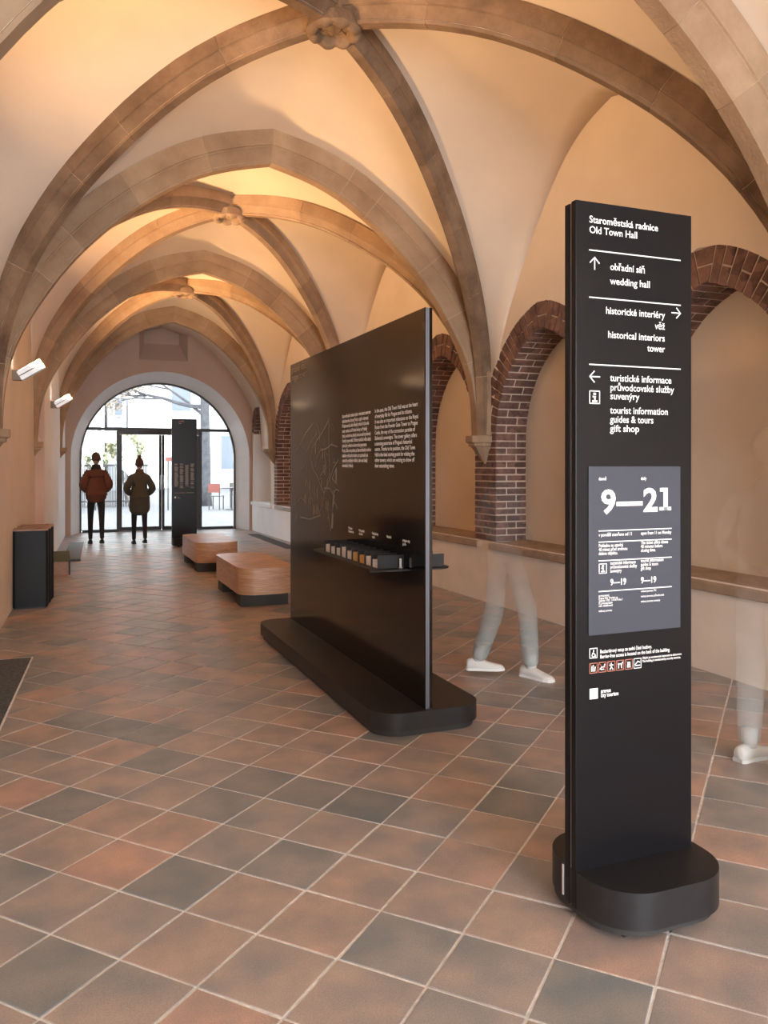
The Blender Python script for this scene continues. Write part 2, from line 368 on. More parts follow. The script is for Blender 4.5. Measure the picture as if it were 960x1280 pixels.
# ribs: mortar core with one stone after the other
def sweep(bm,C,F,prof,i0,i1,gap=0):
    def at(s):
        i=min(int(s),len(C)-2); t=min(1,s-i); return C[i].lerp(C[i+1],t),F[i][0],F[i][1].lerp(F[i+1][1],t).normalized()
    n=max(2,int(math.ceil(i1-i0))+1); rings=[]
    for k in range(n):
        c,sd,nr=at(lerp(i0+gap,i1-gap,k/(n-1))); rings.append([bm.verts.new(c+sd*a+nr*h) for a,h in prof])
    m=len(prof)
    for k in range(n-1):
        for j in range(m): bm.faces.new((rings[k][j],rings[k][(j+1)%m],rings[k+1][(j+1)%m],rings[k+1][j]))
    bm.faces.new(rings[0][::-1]); bm.faces.new(rings[-1])
def profile(w,wb,h,ch,sh=0.0):
    p=[(-wb/2,0),(wb/2,0),(wb/2+.012,.02),(wb/2+(w-wb)*.22,ch*.55),(w/2-.012,ch*.92),(w/2,ch),(w/2,h)]
    q=[(-a,b) for a,b in p[::-1] if (a,b)!=(-wb/2,0) and (a,b)!=(wb/2,0)]
    r_=[(wb/2,0),(wb/2+.004,.022),(wb/2-.006,.030),(wb/2+(w-wb)*.10,ch*.50),(wb/2+(w-wb)*.28,ch*.80),(w/2-.012,ch*.90),(w/2-.012,ch*.97),(w/2,ch),(w/2,h)]
    out=r_+[(-a,b) for a,b in r_[::-1]]
    return [(a-0,b) for a,b in out]
def shrink(p,d): 
    return [(a-math.copysign(d,a),b+d if b<.03 else b) for a,b in p]
PT=profile(.27,.12,TH+.03,.16); PR=profile(.205,.085,RH+.03,.115)
def rib(name,C,prof,m,stones):
    F=frame(C); bm=B(); sweep(bm,C,F,shrink(prof,.006),0,len(C)-1); r=obj(name,bm,MJOINT,ceiling,sharp=.6)
    n=len(C)-1; cuts=[0]
    for k in range(1,stones): cuts.append(n*k/stones+random.uniform(-.25,.25)*n/stones)
    cuts.append(n)
    for a,b in zip(cuts,cuts[1:]):
        bm=B(); sweep(bm,C,F,prof,a,b if b<n else n+.012,.012); obj('stone',bm,m,r,sharp=.6)
for i in range(1,6):
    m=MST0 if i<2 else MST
    for s in (-1,1):
        C=curve(corner(s,i),tapex(i),TT,TZ[i],4.52)
        rib('transverse_rib',C,PT,m,6 if i>1 else 2)
for b in range(1,5):
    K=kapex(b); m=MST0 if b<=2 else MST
    for s in (-1,1):
        for e in (0,1):
            C=curve(corner(s,b+e),K,RT,KZ[b],4.79)
            rib('diagonal_rib',C,PR,m,6 if b>1 else 2)
# short wall ribs of the far end
# keystones
def boss(x,y,z,R):
    bm=B(); nr,na=14,72; G=[]
    for i in range(nr+1):
        r=i/nr; row=[]
        for k in range(na):
            a=2*PI*k/na; pet=abs(math.cos(4*a))**.6
            rad=R*r*(1+.07*pet*(r>.8))
            if r<.50: h=.020*math.cos(r*7)+.030*math.sin(3*a+r*14)*r
            elif r<.58: h=-.022
            else: h=.012+.040*math.sin((r-.58)/.42*PI)*(.15+.85*pet)
            h+=.006*noise.noise(Vector((x*3+r*4*math.cos(a),y+r*4*math.sin(a),1.3)))
            row.append(bm.verts.new((x+rad*math.cos(a),y+rad*math.sin(a),z-h)))
        G.append(row)
    row=[bm.verts.new((x+R*.97*math.cos(2*PI*k/na),y+R*.97*math.sin(2*PI*k/na),z+.07)) for k in range(na)]; G.append(row)
    row=[bm.verts.new((x+R*.72*math.cos(2*PI*k/na),y+R*.72*math.sin(2*PI*k/na),z+.11)) for k in range(na)]; G.append(row)
    row=[bm.verts.new((x+R*.72*math.cos(2*PI*k/na),y+R*.72*math.sin(2*PI*k/na),z+.34)) for k in range(na)]; G.append(row)
    for i in range(len(G)-1):
        for k in range(na): 
            bm.faces.new((G[i][k],G[i][(k+1)%na],G[i+1][(k+1)%na],G[i+1][k]))
    bmesh.ops.remove_doubles(bm,verts=G[0],dist=.001)
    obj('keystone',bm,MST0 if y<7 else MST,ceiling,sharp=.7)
for b in range(1,5): K=kapex(b); boss(K[0],K[1],KZ[b]-.02,.20)
# corbels
def corbel(s,i):
    x=xl(TY[i])-.09 if s<0 else xr(TY[i]); d=-s; y=TY[i]; bm=B()
    if s<0 and i==4: x=interp(XL,12.3)-.09
    def ring(dx,hw,z): return [bm.verts.new((x-d*.03,y-hw,z)),bm.verts.new((x+d*dx*.55,y-hw,z)),bm.verts.new((x+d*dx,y-hw*.55,z)),bm.verts.new((x+d*dx,y+hw*.55,z)),bm.verts.new((x+d*dx*.55,y+hw,z)),bm.verts.new((x-d*.03,y+hw,z))]
    R=[ring(.205,.145,Z0+.0),ring(.205,.145,Z0-.07),ring(.175,.125,Z0-.085),ring(.175,.125,Z0-.11),ring(.15,.11,Z0-.12),ring(.01,.015,Z0-.31)]
    for a,b in zip(R,R[1:]):
        for k in range(6): bm.faces.new((a[k],a[(k+1)%6],b[(k+1)%6],b[k]))
    bm.faces.new(R[0]); bm.faces.new(R[-1])
    obj('corbel',bm,MST,wall_l if s<0 else wall_r,sharp=.3)

# ---------------------------------------------------------------- right wall with brick niches
ND=.385; NW=.88; NS=1.78; NA=2.88; NB=.68; RING=.27
def niche_curve(c,hw=NW,zs=NS,za=NA,n=20):
    h=za-zs; R=(hw*hw+h*h)/(2*hw); a1=math.asin(min(1,h/R)); P=[]
    for k in range(n+1):
        a=a1*k/n; P.append((hw-R+R*math.cos(a),zs+R*math.sin(a),math.cos(a),math.sin(a)))
    right=[(c+y,z,ny,nz) for y,z,ny,nz in P]; left=[(c-y,z,-ny,nz) for y,z,ny,nz in P[:-1]][::-1]
    return right+left     # from the far jamb (+Y) over the crown to the near jamb
NICHES=[]   # centre, half width, cell from, cell to, spring, apex
for t,u in ((3.6,7.95),(7.95,12.3),(12.3,16.6)):
    mid=(t+u)/2; NICHES+= [(t+1.10,NW,t,mid,NS,NA),(u-1.10,NW,mid,u,NS,NA)]
NICHES.append((17.62,.72,16.6,18.50,1.95,2.88))
W=lambda s,z,d: (xr(s)+d,s,z)
bm=B()
def quad(a,b,c,d,mi=0):
    f=bm.faces.new([bm.verts.new(p) for p in (a,b,c,d)]); f.material_index=mi
ZT=5.2
for c,hw,y0,y1,zs,za in NICHES:
    P=niche_curve(c,hw,zs,za); lo=[(c+hw,NB,1,0)]+P+[(c-hw,NB,-1,0)]
    inner=[(p[0],p[1]) for p in lo]
    outer=[]
    for p in lo:
        y,z=p[0]+p[2]*RING,p[1]+p[3]*RING; outer.append((min(max(y,y0),y1),z))
    # mortar band and soffit
    for (a,b),(oa,ob) in zip(zip(inner,inner[1:]),zip(outer,outer[1:])):
        quad(W(*a,.010),W(*b,.010),W(*ob,.010),W(*oa,.010),0 if c>17 and a[1]<2.3 else 1)
        quad(W(*a,.010),W(*b,.010),W(*b,ND),W(*a,ND),3 if c>17 and a[1]<2.3 else 1)
    # plaster above and beside the ring
    m=len(outer); mid=m//2
    zt=[ZT]*m
    for k in range(m-1):
        a,b=outer[k],outer[k+1]
        if abs(a[0]-b[0])<1e-5: continue
        quad(W(*a,-.004),W(*b,-.004),W(b[0],ZT,-.004),W(a[0],ZT,-.004))
        quad(W(*a,-.004),W(*b,-.004),W(*b,.012),W(*a,.012))
    if c+hw+RING<y1: quad(W(c+hw+RING,NB,-.004),W(y1,NB,-.004),W(y1,ZT,-.004),W(c+hw+RING,ZT,-.004))
    if c-hw-RING>y0: quad(W(y0,NB,-.004),W(c-hw-RING,NB,-.004),W(c-hw-RING,ZT,-.004),W(y0,ZT,-.004))
    # back of the niche
    n=len(inner)
    cen=bm.verts.new(W(c,1.2,ND-.002)); vs=[bm.verts.new(W(*a,ND-.002)) for a in inner]
    for k in range(n-1): bm.faces.new((cen,vs[k],vs[k+1])).material_index=3 if c>17 else 0
    bm.faces.new((cen,vs[-1],vs[0])).material_index=3 if c>17 else 0
    quad(W(y0,NB-.02,.01),W(y1,NB-.02,.01),W(y1,NB-.02,ND),W(y0,NB-.02,ND))
    quad(W(y0,-.02,.0),W(y1,-.02,.0),W(y1,NB,.0),W(y0,NB,.0),3 if y0>12 else 2)
quad(W(-5.2,-.02,0),W(3.6,-.02,0),W(3.6,ZT,0),W(-5.2,ZT,0))
# outer skin of the wall
quad((4.95,-5.2,-.02),(4.95,19.4,-.02),(4.95,19.4,ZT),(4.95,-5.2,ZT))
wall_r=obj('wall_right',bm,[MP,MMOR,MW,MWH],kind='structure')
bricks=[]
def brick8(P,ctr): bricks.append((rank(ctr),P))
def addbrick(ya,za_,yb,zb,yc,zc,yd,zd,d0,d1):
    # face outline (a,b,c,d) in (Y,z), thickness from depth d0 to d1
    P=[W(y,z,d0) for y,z in ((ya,za_),(yb,zb),(yc,zc),(yd,zd))]+[W(y,z,d1) for y,z in ((ya,za_),(yb,zb),(yc,zc),(yd,zd))]
    brick8(P,P[0])
J=.015
for c,hw,y0,y1,zs,za in NICHES:
    rnd=random.Random(int(c*10)); P=niche_curve(c,hw,zs,za,60)
    # arc-length walk for voussoirs
    L=[0]
    for a,b in zip(P,P[1:]): L.append(L[-1]+math.hypot(b[0]-a[0],b[1]-a[1]))
    def at(s):
        i=next((q for q in range(len(L)-1) if L[q+1]>=s),len(L)-2); t=(s-L[i])/(L[i+1]-L[i]); a,b=P[i],P[i+1]
        return [lerp(a[k],b[k],t) for k in range(4)]
    nb=int(round(L[-1]/.088)); step=L[-1]/nb
    for k in range(nb):
        a=at(k*step+J/2); b=at((k+1)*step-J/2); cc=at((k+.5)*step)
        def lim(v):
            if v[2]>0: return min(RING,(y1-v[0])/max(v[2],1e-3)-.006)
            if v[2]<0: return min(RING,(v[0]-y0)/max(-v[2],1e-3)-.006)
            return RING
        if c>17 and cc[1]<2.25: continue
        R=min(lim(a),lim(b),lim(cc))+rnd.uniform(-.006,.004); pr=-.003+rnd.uniform(-.004,.003)
        def wedge(r0,r1,d0,d1):
            i0,i1=a,b
            addbrick(i0[0]+i0[2]*r0,i0[1]+i0[3]*r0,i1[0]+i1[2]*r0,i1[1]+i1[3]*r0,i1[0]+i1[2]*r1,i1[1]+i1[3]*r1,i0[0]+i0[2]*r1,i0[1]+i0[3]*r1,d0,d1)
        lo=-.006+rnd.uniform(-.004,.002)
        if k%2==0: wedge(lo,R,pr,.25); wedge(lo,.1,.25+J,ND-.004)
        else:
            wedge(lo,min(.125,R),pr,.12); 
            if R>.17: wedge(.125+J,R,pr,.12)
            wedge(lo,.1,.12+J,ND-.004)
    # jamb courses
    nz=int(round((zs-NB)/.073)); st=(zs-NB)/nz
    for side in ((1,-1) if c<17 else ()):
        wdt=(y1-(c+hw)) if side>0 else ((c-hw)-y0)
        wdt=min(wdt,RING)
        for k in range(nz):
            z0=NB+k*st+J/2; z1=NB+(k+1)*st-J/2; yj=c+side*hw; pr=rnd.uniform(-.006,.002)
            def jb(r0,r1,d0,d1): addbrick(yj+side*r0,z0,yj+side*r1,z0,yj+side*r1,z1,yj+side*r0,z1,d0,d1)
            e=-.005+rnd.uniform(-.003,.003)
            if k%2==0: jb(e,wdt-J/2,pr,.25); jb(e,.08,.25+J,ND-.004)
            else:
                jb(e,.115,pr,.13); jb(e,.08,.13+J,ND-.004)
                if wdt>.17: jb(.115+J,wdt-J/2,pr,.12)
bricks.sort(key=lambda t:t[0])
def brick_into(bm,P):
    v=[bm.verts.new(p) for p in P]
    for f in ((0,1,2,3),(7,6,5,4),(0,4,5,1),(1,5,6,2),(2,6,7,3),(3,7,4,0)): bm.faces.new([v[i] for i in f])
for r,P in bricks[:290]:
    bm=B(); brick_into(bm,P)
    bmesh.ops.bevel(bm,geom=bm.edges[:],offset=.004,segments=1,affect='EDGES')
    obj('brick',bm,MBR,wall_r)
bm=B()
for r,P in bricks[290:]: brick_into(bm,P)
obj('brickwork',bm,MBR,wall_r,kind='stuff')
for c,hw,y0,y1,zs,za in NICHES:
    bm=B(); ya,yb=c-hw-.10,c+hw+.10
    if c>17: yb=18.5
    for d0,d1,z0,z1 in ((-.035,.08,NB-.085,NB-.004),):
        v=[bm.verts.new(p) for p in (W(ya,z0,d0),W(yb,z0,d0),W(yb,z0,d1),W(ya,z0,d1),W(ya,z1-.012,d0),W(yb,z1-.012,d0),W(yb,z1,d1),W(ya,z1,d1))]
        for f in ((0,3,2,1),(4,5,6,7),(0,1,5,4),(1,2,6,5),(2,3,7,6),(3,0,4,7)): bm.faces.new([v[i] for i in f])
    e0,e1=c-hw+.002,c+hw-.002
    v=[bm.verts.new(p) for p in (W(e0,NB-.05,.08),W(e1,NB-.05,.08),W(e1,NB-.05,ND-.003),W(e0,NB-.05,ND-.003),W(e0,NB-.004,.08),W(e1,NB-.004,.08),W(e1,NB+.02,ND-.003),W(e0,NB+.02,ND-.003))]
    for f in ((0,3,2,1),(4,5,6,7),(0,1,5,4),(1,2,6,5),(2,3,7,6),(3,0,4,7)): bm.faces.new([v[i] for i in f])
    bmesh.ops.bevel(bm,geom=bm.edges[:],offset=.006,segments=1,affect='EDGES')
    obj('ledge',bm,MLEDGE if c<16 else MWH,wall_r)

# left wall
bm=B()
def wallstrip(T,z0,z1,th,mi=0):
    for (ya,xa),(yb,xb) in zip(T,T[1:]):
        quad((xa,ya,z0),(xb,yb,z0),(xb,yb,z1),(xa,ya,z1),mi)
wallstrip(XL,-.02,ZT,0); wallstrip(XL2,-.02,ZT,0,1)
quad((-.36,12.35,-.02),(-.235,12.35,-.02),(-.235,12.35,ZT),(-.36,12.35,ZT),2)
quad((-1.3,-5.2,-.02),(-1.3,19.4,-.02),(-1.3,19.4,ZT),(-1.3,-5.2,ZT))
wall_l=obj('wall_left',bm,[MP,MWH,MSA],kind='structure')
for i in range(1,6):
    corbel(-1,i); corbel(1,i)

# ---------------------------------------------------------------- end wall with the glazed arch
DC=2.09; R1=1.925; R0=1.735; SP=1.66; YI=YEND; YG=19.22
def arch_pts(R,zs,n=32,c=DC): return [(c+R,0.0)]+[(c+R*math.cos(PI*k/n),zs+R*math.sin(PI*k/n)) for k in range(n+1)]+[(c-R,0.0)]
bm=B()
def endwall(yf,yb,Ra,Rb,xa,xb,ztop,mf=0,mrev=1,skip=None):
    a=arch_pts(Ra,SP); b=arch_pts(Rb,SP); o=[]
    n=len(a)
    for x,z in a:      # outer frame points radially projected on the rectangle
        dx,dz=x-DC,max(z-SP,0)
        if z<=SP: o.append((xb if dx>0 else xa,z)); continue
        t=min((xb-DC)/dx if dx>1e-6 else 1e9,(DC-xa)/-dx if dx<-1e-6 else 1e9,(ztop-SP)/dz if dz>1e-6 else 1e9)
        o.append((DC+dx*t,SP+dz*t))
    for k in range(n-1):
        quad((a[k][0],yf,a[k][1]),(a[k+1][0],yf,a[k+1][1]),(o[k+1][0],yf,o[k+1][1]),(o[k][0],yf,o[k][1]),mf)
        quad((a[k][0],yf,a[k][1]),(a[k+1][0],yf,a[k+1][1]),(b[k+1][0],yb,b[k+1][1]),(b[k][0],yb,b[k][1]),mrev)
        # outside face
        quad((b[k][0],yb,b[k][1]),(b[k+1][0],yb,b[k+1][1]),(o[k+1][0],yb,o[k+1][1]),(o[k][0],yb,o[k][1]),mf)
    # fill the corners left by the radial projection
    for x in (xa,xb):
        k=[q for q in range(n) if abs(o[q][0]-x)<1e-6 and o[q][1]<ztop-1e-6][-1 if x==xb else 0]
        j=k+1 if x==xb else k-1
        for y in (yf,yb): 
            f=bm.faces.new([bm.verts.new((p[0],y,p[1])) for p in (o[k],(x,ztop),o[j])]); f.material_index=mf
endwall(YI,YG-.05,R1,R0,-.6,4.9,5.6)
wall_f=obj('wall_far',bm,[MSA,MWH],kind='structure')
# blind window recess high on the end wall (frame proud of its sunk sloping sill)
bm=B()
NX0,NX1,NZ0,NZ1=1.57,2.62,3.83,4.62
wall_hole=[(NX0,NZ0),(NX1,NZ0),(NX1,NZ1),(NX0,NZ1)]
ix0,ix1,iz0,iz1=1.70,2.47,4.24,4.60
yf=YI-.004; yb=YI+.30
# cut the hole into the end wall mesh with a boolean cutter shape
cut=B(); V=[cut.verts.new(p) for p in ((NX0,YI-.05,NZ0),(NX1,YI-.05,NZ0),(NX1,YI-.05,NZ1),(NX0,YI-.05,NZ1),(ix0,yb,iz0),(ix1,yb,iz0),(ix1,yb,iz1),(ix0,yb,iz1))]
bm.free(); cut.free()
me=wall_f.data; bm=B(); bm.from_mesh(me)
for co,no in (((NX0,0,0),(1,0,0)),((NX1,0,0),(1,0,0)),((0,0,NZ0),(0,0,1)),((0,0,NZ1),(0,0,1))):
    g=[f for f in bm.faces if all(abs(v.co.y-YI)<1e-4 for v in f.verts)]
    bmesh.ops.bisect_plane(bm,geom=g+list({e for f in g for e in f.edges})+list({v for f in g for v in f.verts}),plane_co=co,plane_no=no)
kill=[f for f in bm.faces if all(abs(v.co.y-YI)<1e-4 for v in f.verts) and NX0<f.calc_center_median().x<NX1 and NZ0<f.calc_center_median().z<NZ1]
bmesh.ops.delete(bm,geom=kill,context='FACES')
o4=[(NX0,YI,NZ0),(NX1,YI,NZ0),(NX1,YI,NZ1),(NX0,YI,NZ1)]; i4=[(ix0,yb,iz0),(ix1,yb,iz0),(ix1,yb,iz1),(ix0,yb,iz1)]
for k in range(4):
    quad(o4[k],o4[(k+1)%4],i4[(k+1)%4],i4[k])
quad(*i4)
bm.to_mesh(me); bm.free()

# rear wall behind the camera: unseen, its open arch added to let daylight in
bm=B(); q0=DC; DC=1.75; R1r=2.0
def rear():
    a=arch_pts(2.0,1.5,32,1.75); o=[]
    for x,z in a:
        dx,dz=x-1.75,max(z-1.5,0)
        if z<=1.5: o.append((4.95 if dx>0 else -1.3,z)); continue
        t=min((4.95-1.75)/dx if dx>1e-6 else 1e9,3.05/-dx if dx<-1e-6 else 1e9,4.0/dz if dz>1e-6 else 1e9); o.append((1.75+dx*t,1.5+dz*t))
    for k in range(len(a)-1):
        quad((a[k][0],-5.1,a[k][1]),(a[k+1][0],-5.1,a[k+1][1]),(o[k+1][0],-5.1,o[k+1][1]),(o[k][0],-5.1,o[k][1]))
        quad((a[k][0],-5.1,a[k][1]),(a[k+1][0],-5.1,a[k+1][1]),(a[k+1][0],-5.4,a[k+1][1]),(a[k][0],-5.4,a[k][1]))
    for x,s in ((4.95,1),(-1.3,-1)):
        quad((x,-5.1,4.0),(x,-5.1,5.6),(1.75+s*1.2,-5.1,5.6),(1.75+s*1.6,-5.1,5.0))
rear(); DC=q0
wall_b=obj('wall_near',bm,MP,kind='structure')

# glazed door screen
bm=B()
door=thing('glazed_door_screen','arched glass door screen with dark metal frame closing the far end of the hall','door',(DC,YG,0))
def archbar(R,w,y0,y1):
    a=arch_pts(R,SP,40); b=arch_pts(R-w,SP,40)
    for k in range(len(a)-1):
        for y in (y0,y1): quad((a[k][0],y,a[k][1]),(a[k+1][0],y,a[k+1][1]),(b[k+1][0],y,b[k+1][1]),(b[k][0],y,b[k][1]))
        quad((b[k][0],y0,b[k][1]),(b[k+1][0],y0,b[k+1][1]),(b[k+1][0],y1,b[k+1][1]),(b[k][0],y1,b[k][1]))
        quad((a[k][0],y0,a[k][1]),(a[k+1][0],y0,a[k+1][1]),(a[k+1][0],y1,a[k+1][1]),(a[k][0],y1,a[k][1]))
archbar(R0+.02,.06,YG-.04,YG+.04); obj('arched_frame',bm,MFRAME,door)
zt=2.31
bm=B(); box(bm,DC-1.6,DC+1.6,YG-.04,YG+.04,zt-.025,zt+.045); obj('transom',bm,MFRAME,door)
bm=B(); box(bm,1.16,2.96,YG-.03,YG+.03,zt-.11,zt-.026); obj('door_head',bm,MFRAME,door)
for x,ww in ((1.165,.055),(3.0,.07)):
    bm=B(); box(bm,x-ww/2,x+ww/2,YG-.035,YG+.035,0,zt-.026); obj('mullion',bm,MFRAME,door)
for x0,x1 in ((1.195,2.12),(2.13,2.962)):
    bm=B(); box(bm,x0,x0+.055,YG-.028,YG+.028,.012,zt-.115); box(bm,x1-.055,x1,YG-.028,YG+.028,.012,zt-.115); box(bm,x0+.055,x1-.055,YG-.028,YG+.028,.012,.10); 
    leaf=obj('door_leaf',bm,MFRAME,door)
    bm=B(); hx=x1-.03 if x0<2 else x0+.03; tube(bm,[(hx,YG-.05,.95),(hx,YG-.085,.97),(hx,YG-.085,1.25),(hx,YG-.05,1.27)],.010,8); obj('handle',bm,MALU,leaf)
    bm=B(); box(bm,x0+.055,x1-.055,YG-.004,YG+.004,.10,zt-.115); obj('pane',bm,MGL,leaf)
for x0,x1 in ((DC-R0+.05,1.137),(3.036,DC+R0-.05)):
    bm=B(); box(bm,x0,x1,YG-.03,YG+.03,.0,.06); obj('bottom_rail',bm,MFRAME,door)
    bm=B(); box(bm,x0,x1,YG-.004,YG+.004,.06,zt-.025); obj('pane',bm,MGL,door)
bm=B(); a=[p for p in arch_pts(R0-.04,SP,60) if p[1]>zt+.045]; zz=zt+.045
f1=[bm.verts.new((x,YG-.004,z)) for x,z in a]; bm.faces.new(f1)
f1=[bm.verts.new((x,YG+.004,z)) for x,z in a]; bm.faces.new(f1[::-1])
obj('pane',bm,MGL,door)
bm=B(); box(bm,DC-R0,DC+R0,YG-.09,YG+.09,-.004,.006); obj('threshold',bm,MRAMP,door)

# ---------------------------------------------------------------- lettering
def text_mesh(s,size=1,bold=0,align='LEFT',ls=1.0):
    cu=bpy.data.curves.new('lettering','FONT'); bold=bold*.62; cu.body=s; cu.size=size; cu.align_x=align; cu.space_line=ls; cu.offset=bold; cu.resolution_u=3; cu.fill_mode='FRONT'
    o=bpy.data.objects.new('tmp',cu); COL.objects.link(o); bpy.context.view_layer.update()
    me=bpy.data.meshes.new_from_object(o); bpy.data.objects.remove(o); bpy.data.curves.remove(cu); return me
class Face:      # a plane in the scene: origin, direction of writing, up
    def __init__(s,org,ux,parent): s.o=Vector(org); s.u=Vector(ux).normalized(); s.n=s.u.cross(Vector((0,0,1))); s.p=parent
    def M(s,x,z,lift=.0012): 
        m=Matrix.Identity(4); m.col[0]=(*s.u,0); m.col[1]=(0,0,1,0); m.col[2]=(*s.n,0); p=s.o+s.u*x+Vector((0,0,z))+s.n*lift; m.col[3]=(*p,1); return m
    def text(s,x,z,txt,h,width=None,bold=.008,align='LEFT',ls=1.0,m=MPRINT,name='lettering'):
        me=text_mesh(txt,h,bold*h,align,ls)
        xs=[v.co.x for v in me.vertices]
        if width and xs:
            k=width/(max(xs)-min(xs)); me.transform(Matrix.Diagonal((k,1,1,1)))
        me.transform(s.M(x,z)); return link(name,me,m,s.p)
    def rect(s,rs,m=MPRINT,name='rule',lift=.0010):
        bm=B()
        for x0,z0,x1,z1 in rs:
            a=[s.M(x,z,0)@Vector((0,0,0)) for x,z in ((x0,z0),(x1,z0),(x1,z1),(x0,z1))]
            lo=[bm.verts.new(p+s.n*.0002) for p in a]; hi=[bm.verts.new(p+s.n*lift) for p in a]
            bm.faces.new(hi)
            for k in range(4): bm.faces.new((lo[k],lo[(k+1)%4],hi[(k+1)%4],hi[k]))
        return obj(name,bm,m,s.p)
    def strokes(s,lines,w,m=MPRINT,name='icon',lift=.0012):
        bm=B()
        for pts in lines:
            for (x0,z0),(x1,z1) in zip(pts,pts[1:]):
                L=math.hypot(x1-x0,z1-z0) or 1; nx,nz=-(z1-z0)/L*w/2,(x1-x0)/L*w/2; ex,ez=(x1-x0)/L*w/2,(z1-z0)/L*w/2
                q=[(x0-ex+nx,z0-ez+nz),(x0-ex-nx,z0-ez-nz),(x1+ex-nx,z1+ez-nz),(x1+ex+nx,z1+ez+nz)]
                bm.faces.new([bm.verts.new(s.M(x,z,lift)@Vector((0,0,0))) for x,z in q])
        return obj(name,bm,m,s.p)
def frame_lines(x,z,w,h): return [[(x,z),(x+w,z),(x+w,z-h),(x,z-h),(x,z)]]

# ---------------------------------------------------------------- totems
def totem_body(root,X0,X1,YF,top=2.415):
    cx=(X0+X1)/2; ym=YF+.035
    bm=B(); box(bm,X0-.001,X1,YF,YF+.026,.04,top,.002); face=obj('sign_face',bm,MBLK,root)
    bm=B(); box(bm,X0+.002,X1-.002,YF+.028,YF+.036,.04,top-.004); obj('core_plate',bm,MEDGE,root)
    bm=B(); box(bm,X0-.001,X1,YF+.038,YF+.064,.04,top-.003,.002); obj('back_plate',bm,MBLK,root)
    fy0,fy1=YF-.205,YF+.265
    bm=B(); prism(bm,rr(X0+.001,X1+.03,fy0,fy1,.175,14),.045,.165,bev=.004); obj('base',bm,MBASE,root,sharp=.5)
    bm=B(); prism(bm,rr(X0+.004,X1+.014,fy0+.016,fy1-.016,.165,14),.022,.046); obj('plinth',bm,MIRON,root,sharp=.5)
    for dx in (.10,X1-X0-.10):
        for yy in (fy0+.075,fy1-.075):
            bm=B(); tube(bm,[(X0+dx-.012,yy,.015),(X0+dx+.012,yy,.015)],.015,12); box(bm,X0+dx-.016,X0+dx+.016,yy-.012,yy+.012,.016,.030); obj('caster',bm,MIRON,root,sharp=.5)
    bm=B(); box(bm,X0-.0035,X0+.0005,YF+.070,YF+.077,.055,.158); obj('edge_marker',bm,MALU,root)
    return face
tot=thing('wayfinding_totem','tall black two-language sign totem on a rounded base in the right foreground, white text','sign',(1.84,2.30,0))
TX0,TX1,TYF=1.597,2.086,2.28
face=totem_body(tot,TX0,TX1,TYF)
F=Face((TX0,TYF,0),(1,0,0),face)
def zt_(ypix,x=1.65):   # height on the totem's front plane of a measured row at its left text column
    return CAMH+(580-ypix)*(x*math.sin(YAW)+TYF*math.cos(YAW))/FPX
Z=zt_
F.text(.052,Z(278),'Staroměstská radnice\nOld Town Hall',.0335,.287,.02,ls=1.04)
for yy in (312,371,455): F.rect([(.052,Z(yy)-.003,.44,Z(yy)+.001)])
def arrow(cx,cz,r,d):
    a={'u':(0,1),'r':(1,0),'l':(-1,0)}[d]; t=(a[1],-a[0])
    e=(cx+a[0]*r,cz+a[1]*r)
    F.strokes([[(cx-a[0]*r,cz-a[1]*r),e],[(e[0]-a[0]*r*.9+t[0]*r*.9,e[1]-a[1]*r*.9+t[1]*r*.9),e,(e[0]-a[0]*r*.9-t[0]*r*.9,e[1]-a[1]*r*.9-t[1]*r*.9)]],.0042,name='arrow')
arrow(.074,Z(328.5),.020,'u')
F.text(.137,Z(334.5),'obřadní síň',.0335,.145,.02); F.text(.137,Z(352.5),'wedding hall',.0335,.168,.02)
arrow(.420,Z(382),.019,'r')
F.text(.370,Z(390.3),'historické interiéry',.0335,.250,.02,'RIGHT'); F.text(.370,Z(405),'věž',.0335,.044,.02,'RIGHT')
F.text(.370,Z(420.5),'historical interiors',.0335,.240,.02,'RIGHT'); F.text(.370,Z(434.5),'tower',.0335,.077,.02,'RIGHT')
arrow(.074,Z(470.5),.020,'l')
for y,t,wd in ((475,'turistické informace',.262),(487,'průvodcovské služby',.272),(498,'suvenýry',.122),(516,'tourist information',.246),(527.5,'guides & tours',.183),(539,'gift shop',.122)):
    F.text(.137,Z(y),t,.0335,wd,.02)
def info_icon(G,x,z,s,m=MPRINT):
    G.strokes(frame_lines(x,z,s,s*1.05),s*.09,m,'icon'); k=s
    G.strokes([[(x+.36*k,z-.48*k),(x+.55*k,z-.48*k)],[(x+.52*k,z-.48*k),(x+.52*k,z-.84*k)],[(x+.32*k,z-.86*k),(x+.70*k,z-.86*k)]],s*.15,m,'icon')
    G.strokes([[(x+.46*k,z-.24*k),(x+.54*k,z-.24*k)]],s*.19,m,'icon')
info_icon(F,.054,Z(488.5),.040)
# slate screen
sx0,sx1,sz0,sz1=.048,.436,.952,1.522
bm=B(); box(bm,TX0+sx0,TX0+sx1,TYF-.0045,TYF+.0005,sz0,sz1,.0012); screen=obj('hours_panel',bm,MSCR,face)
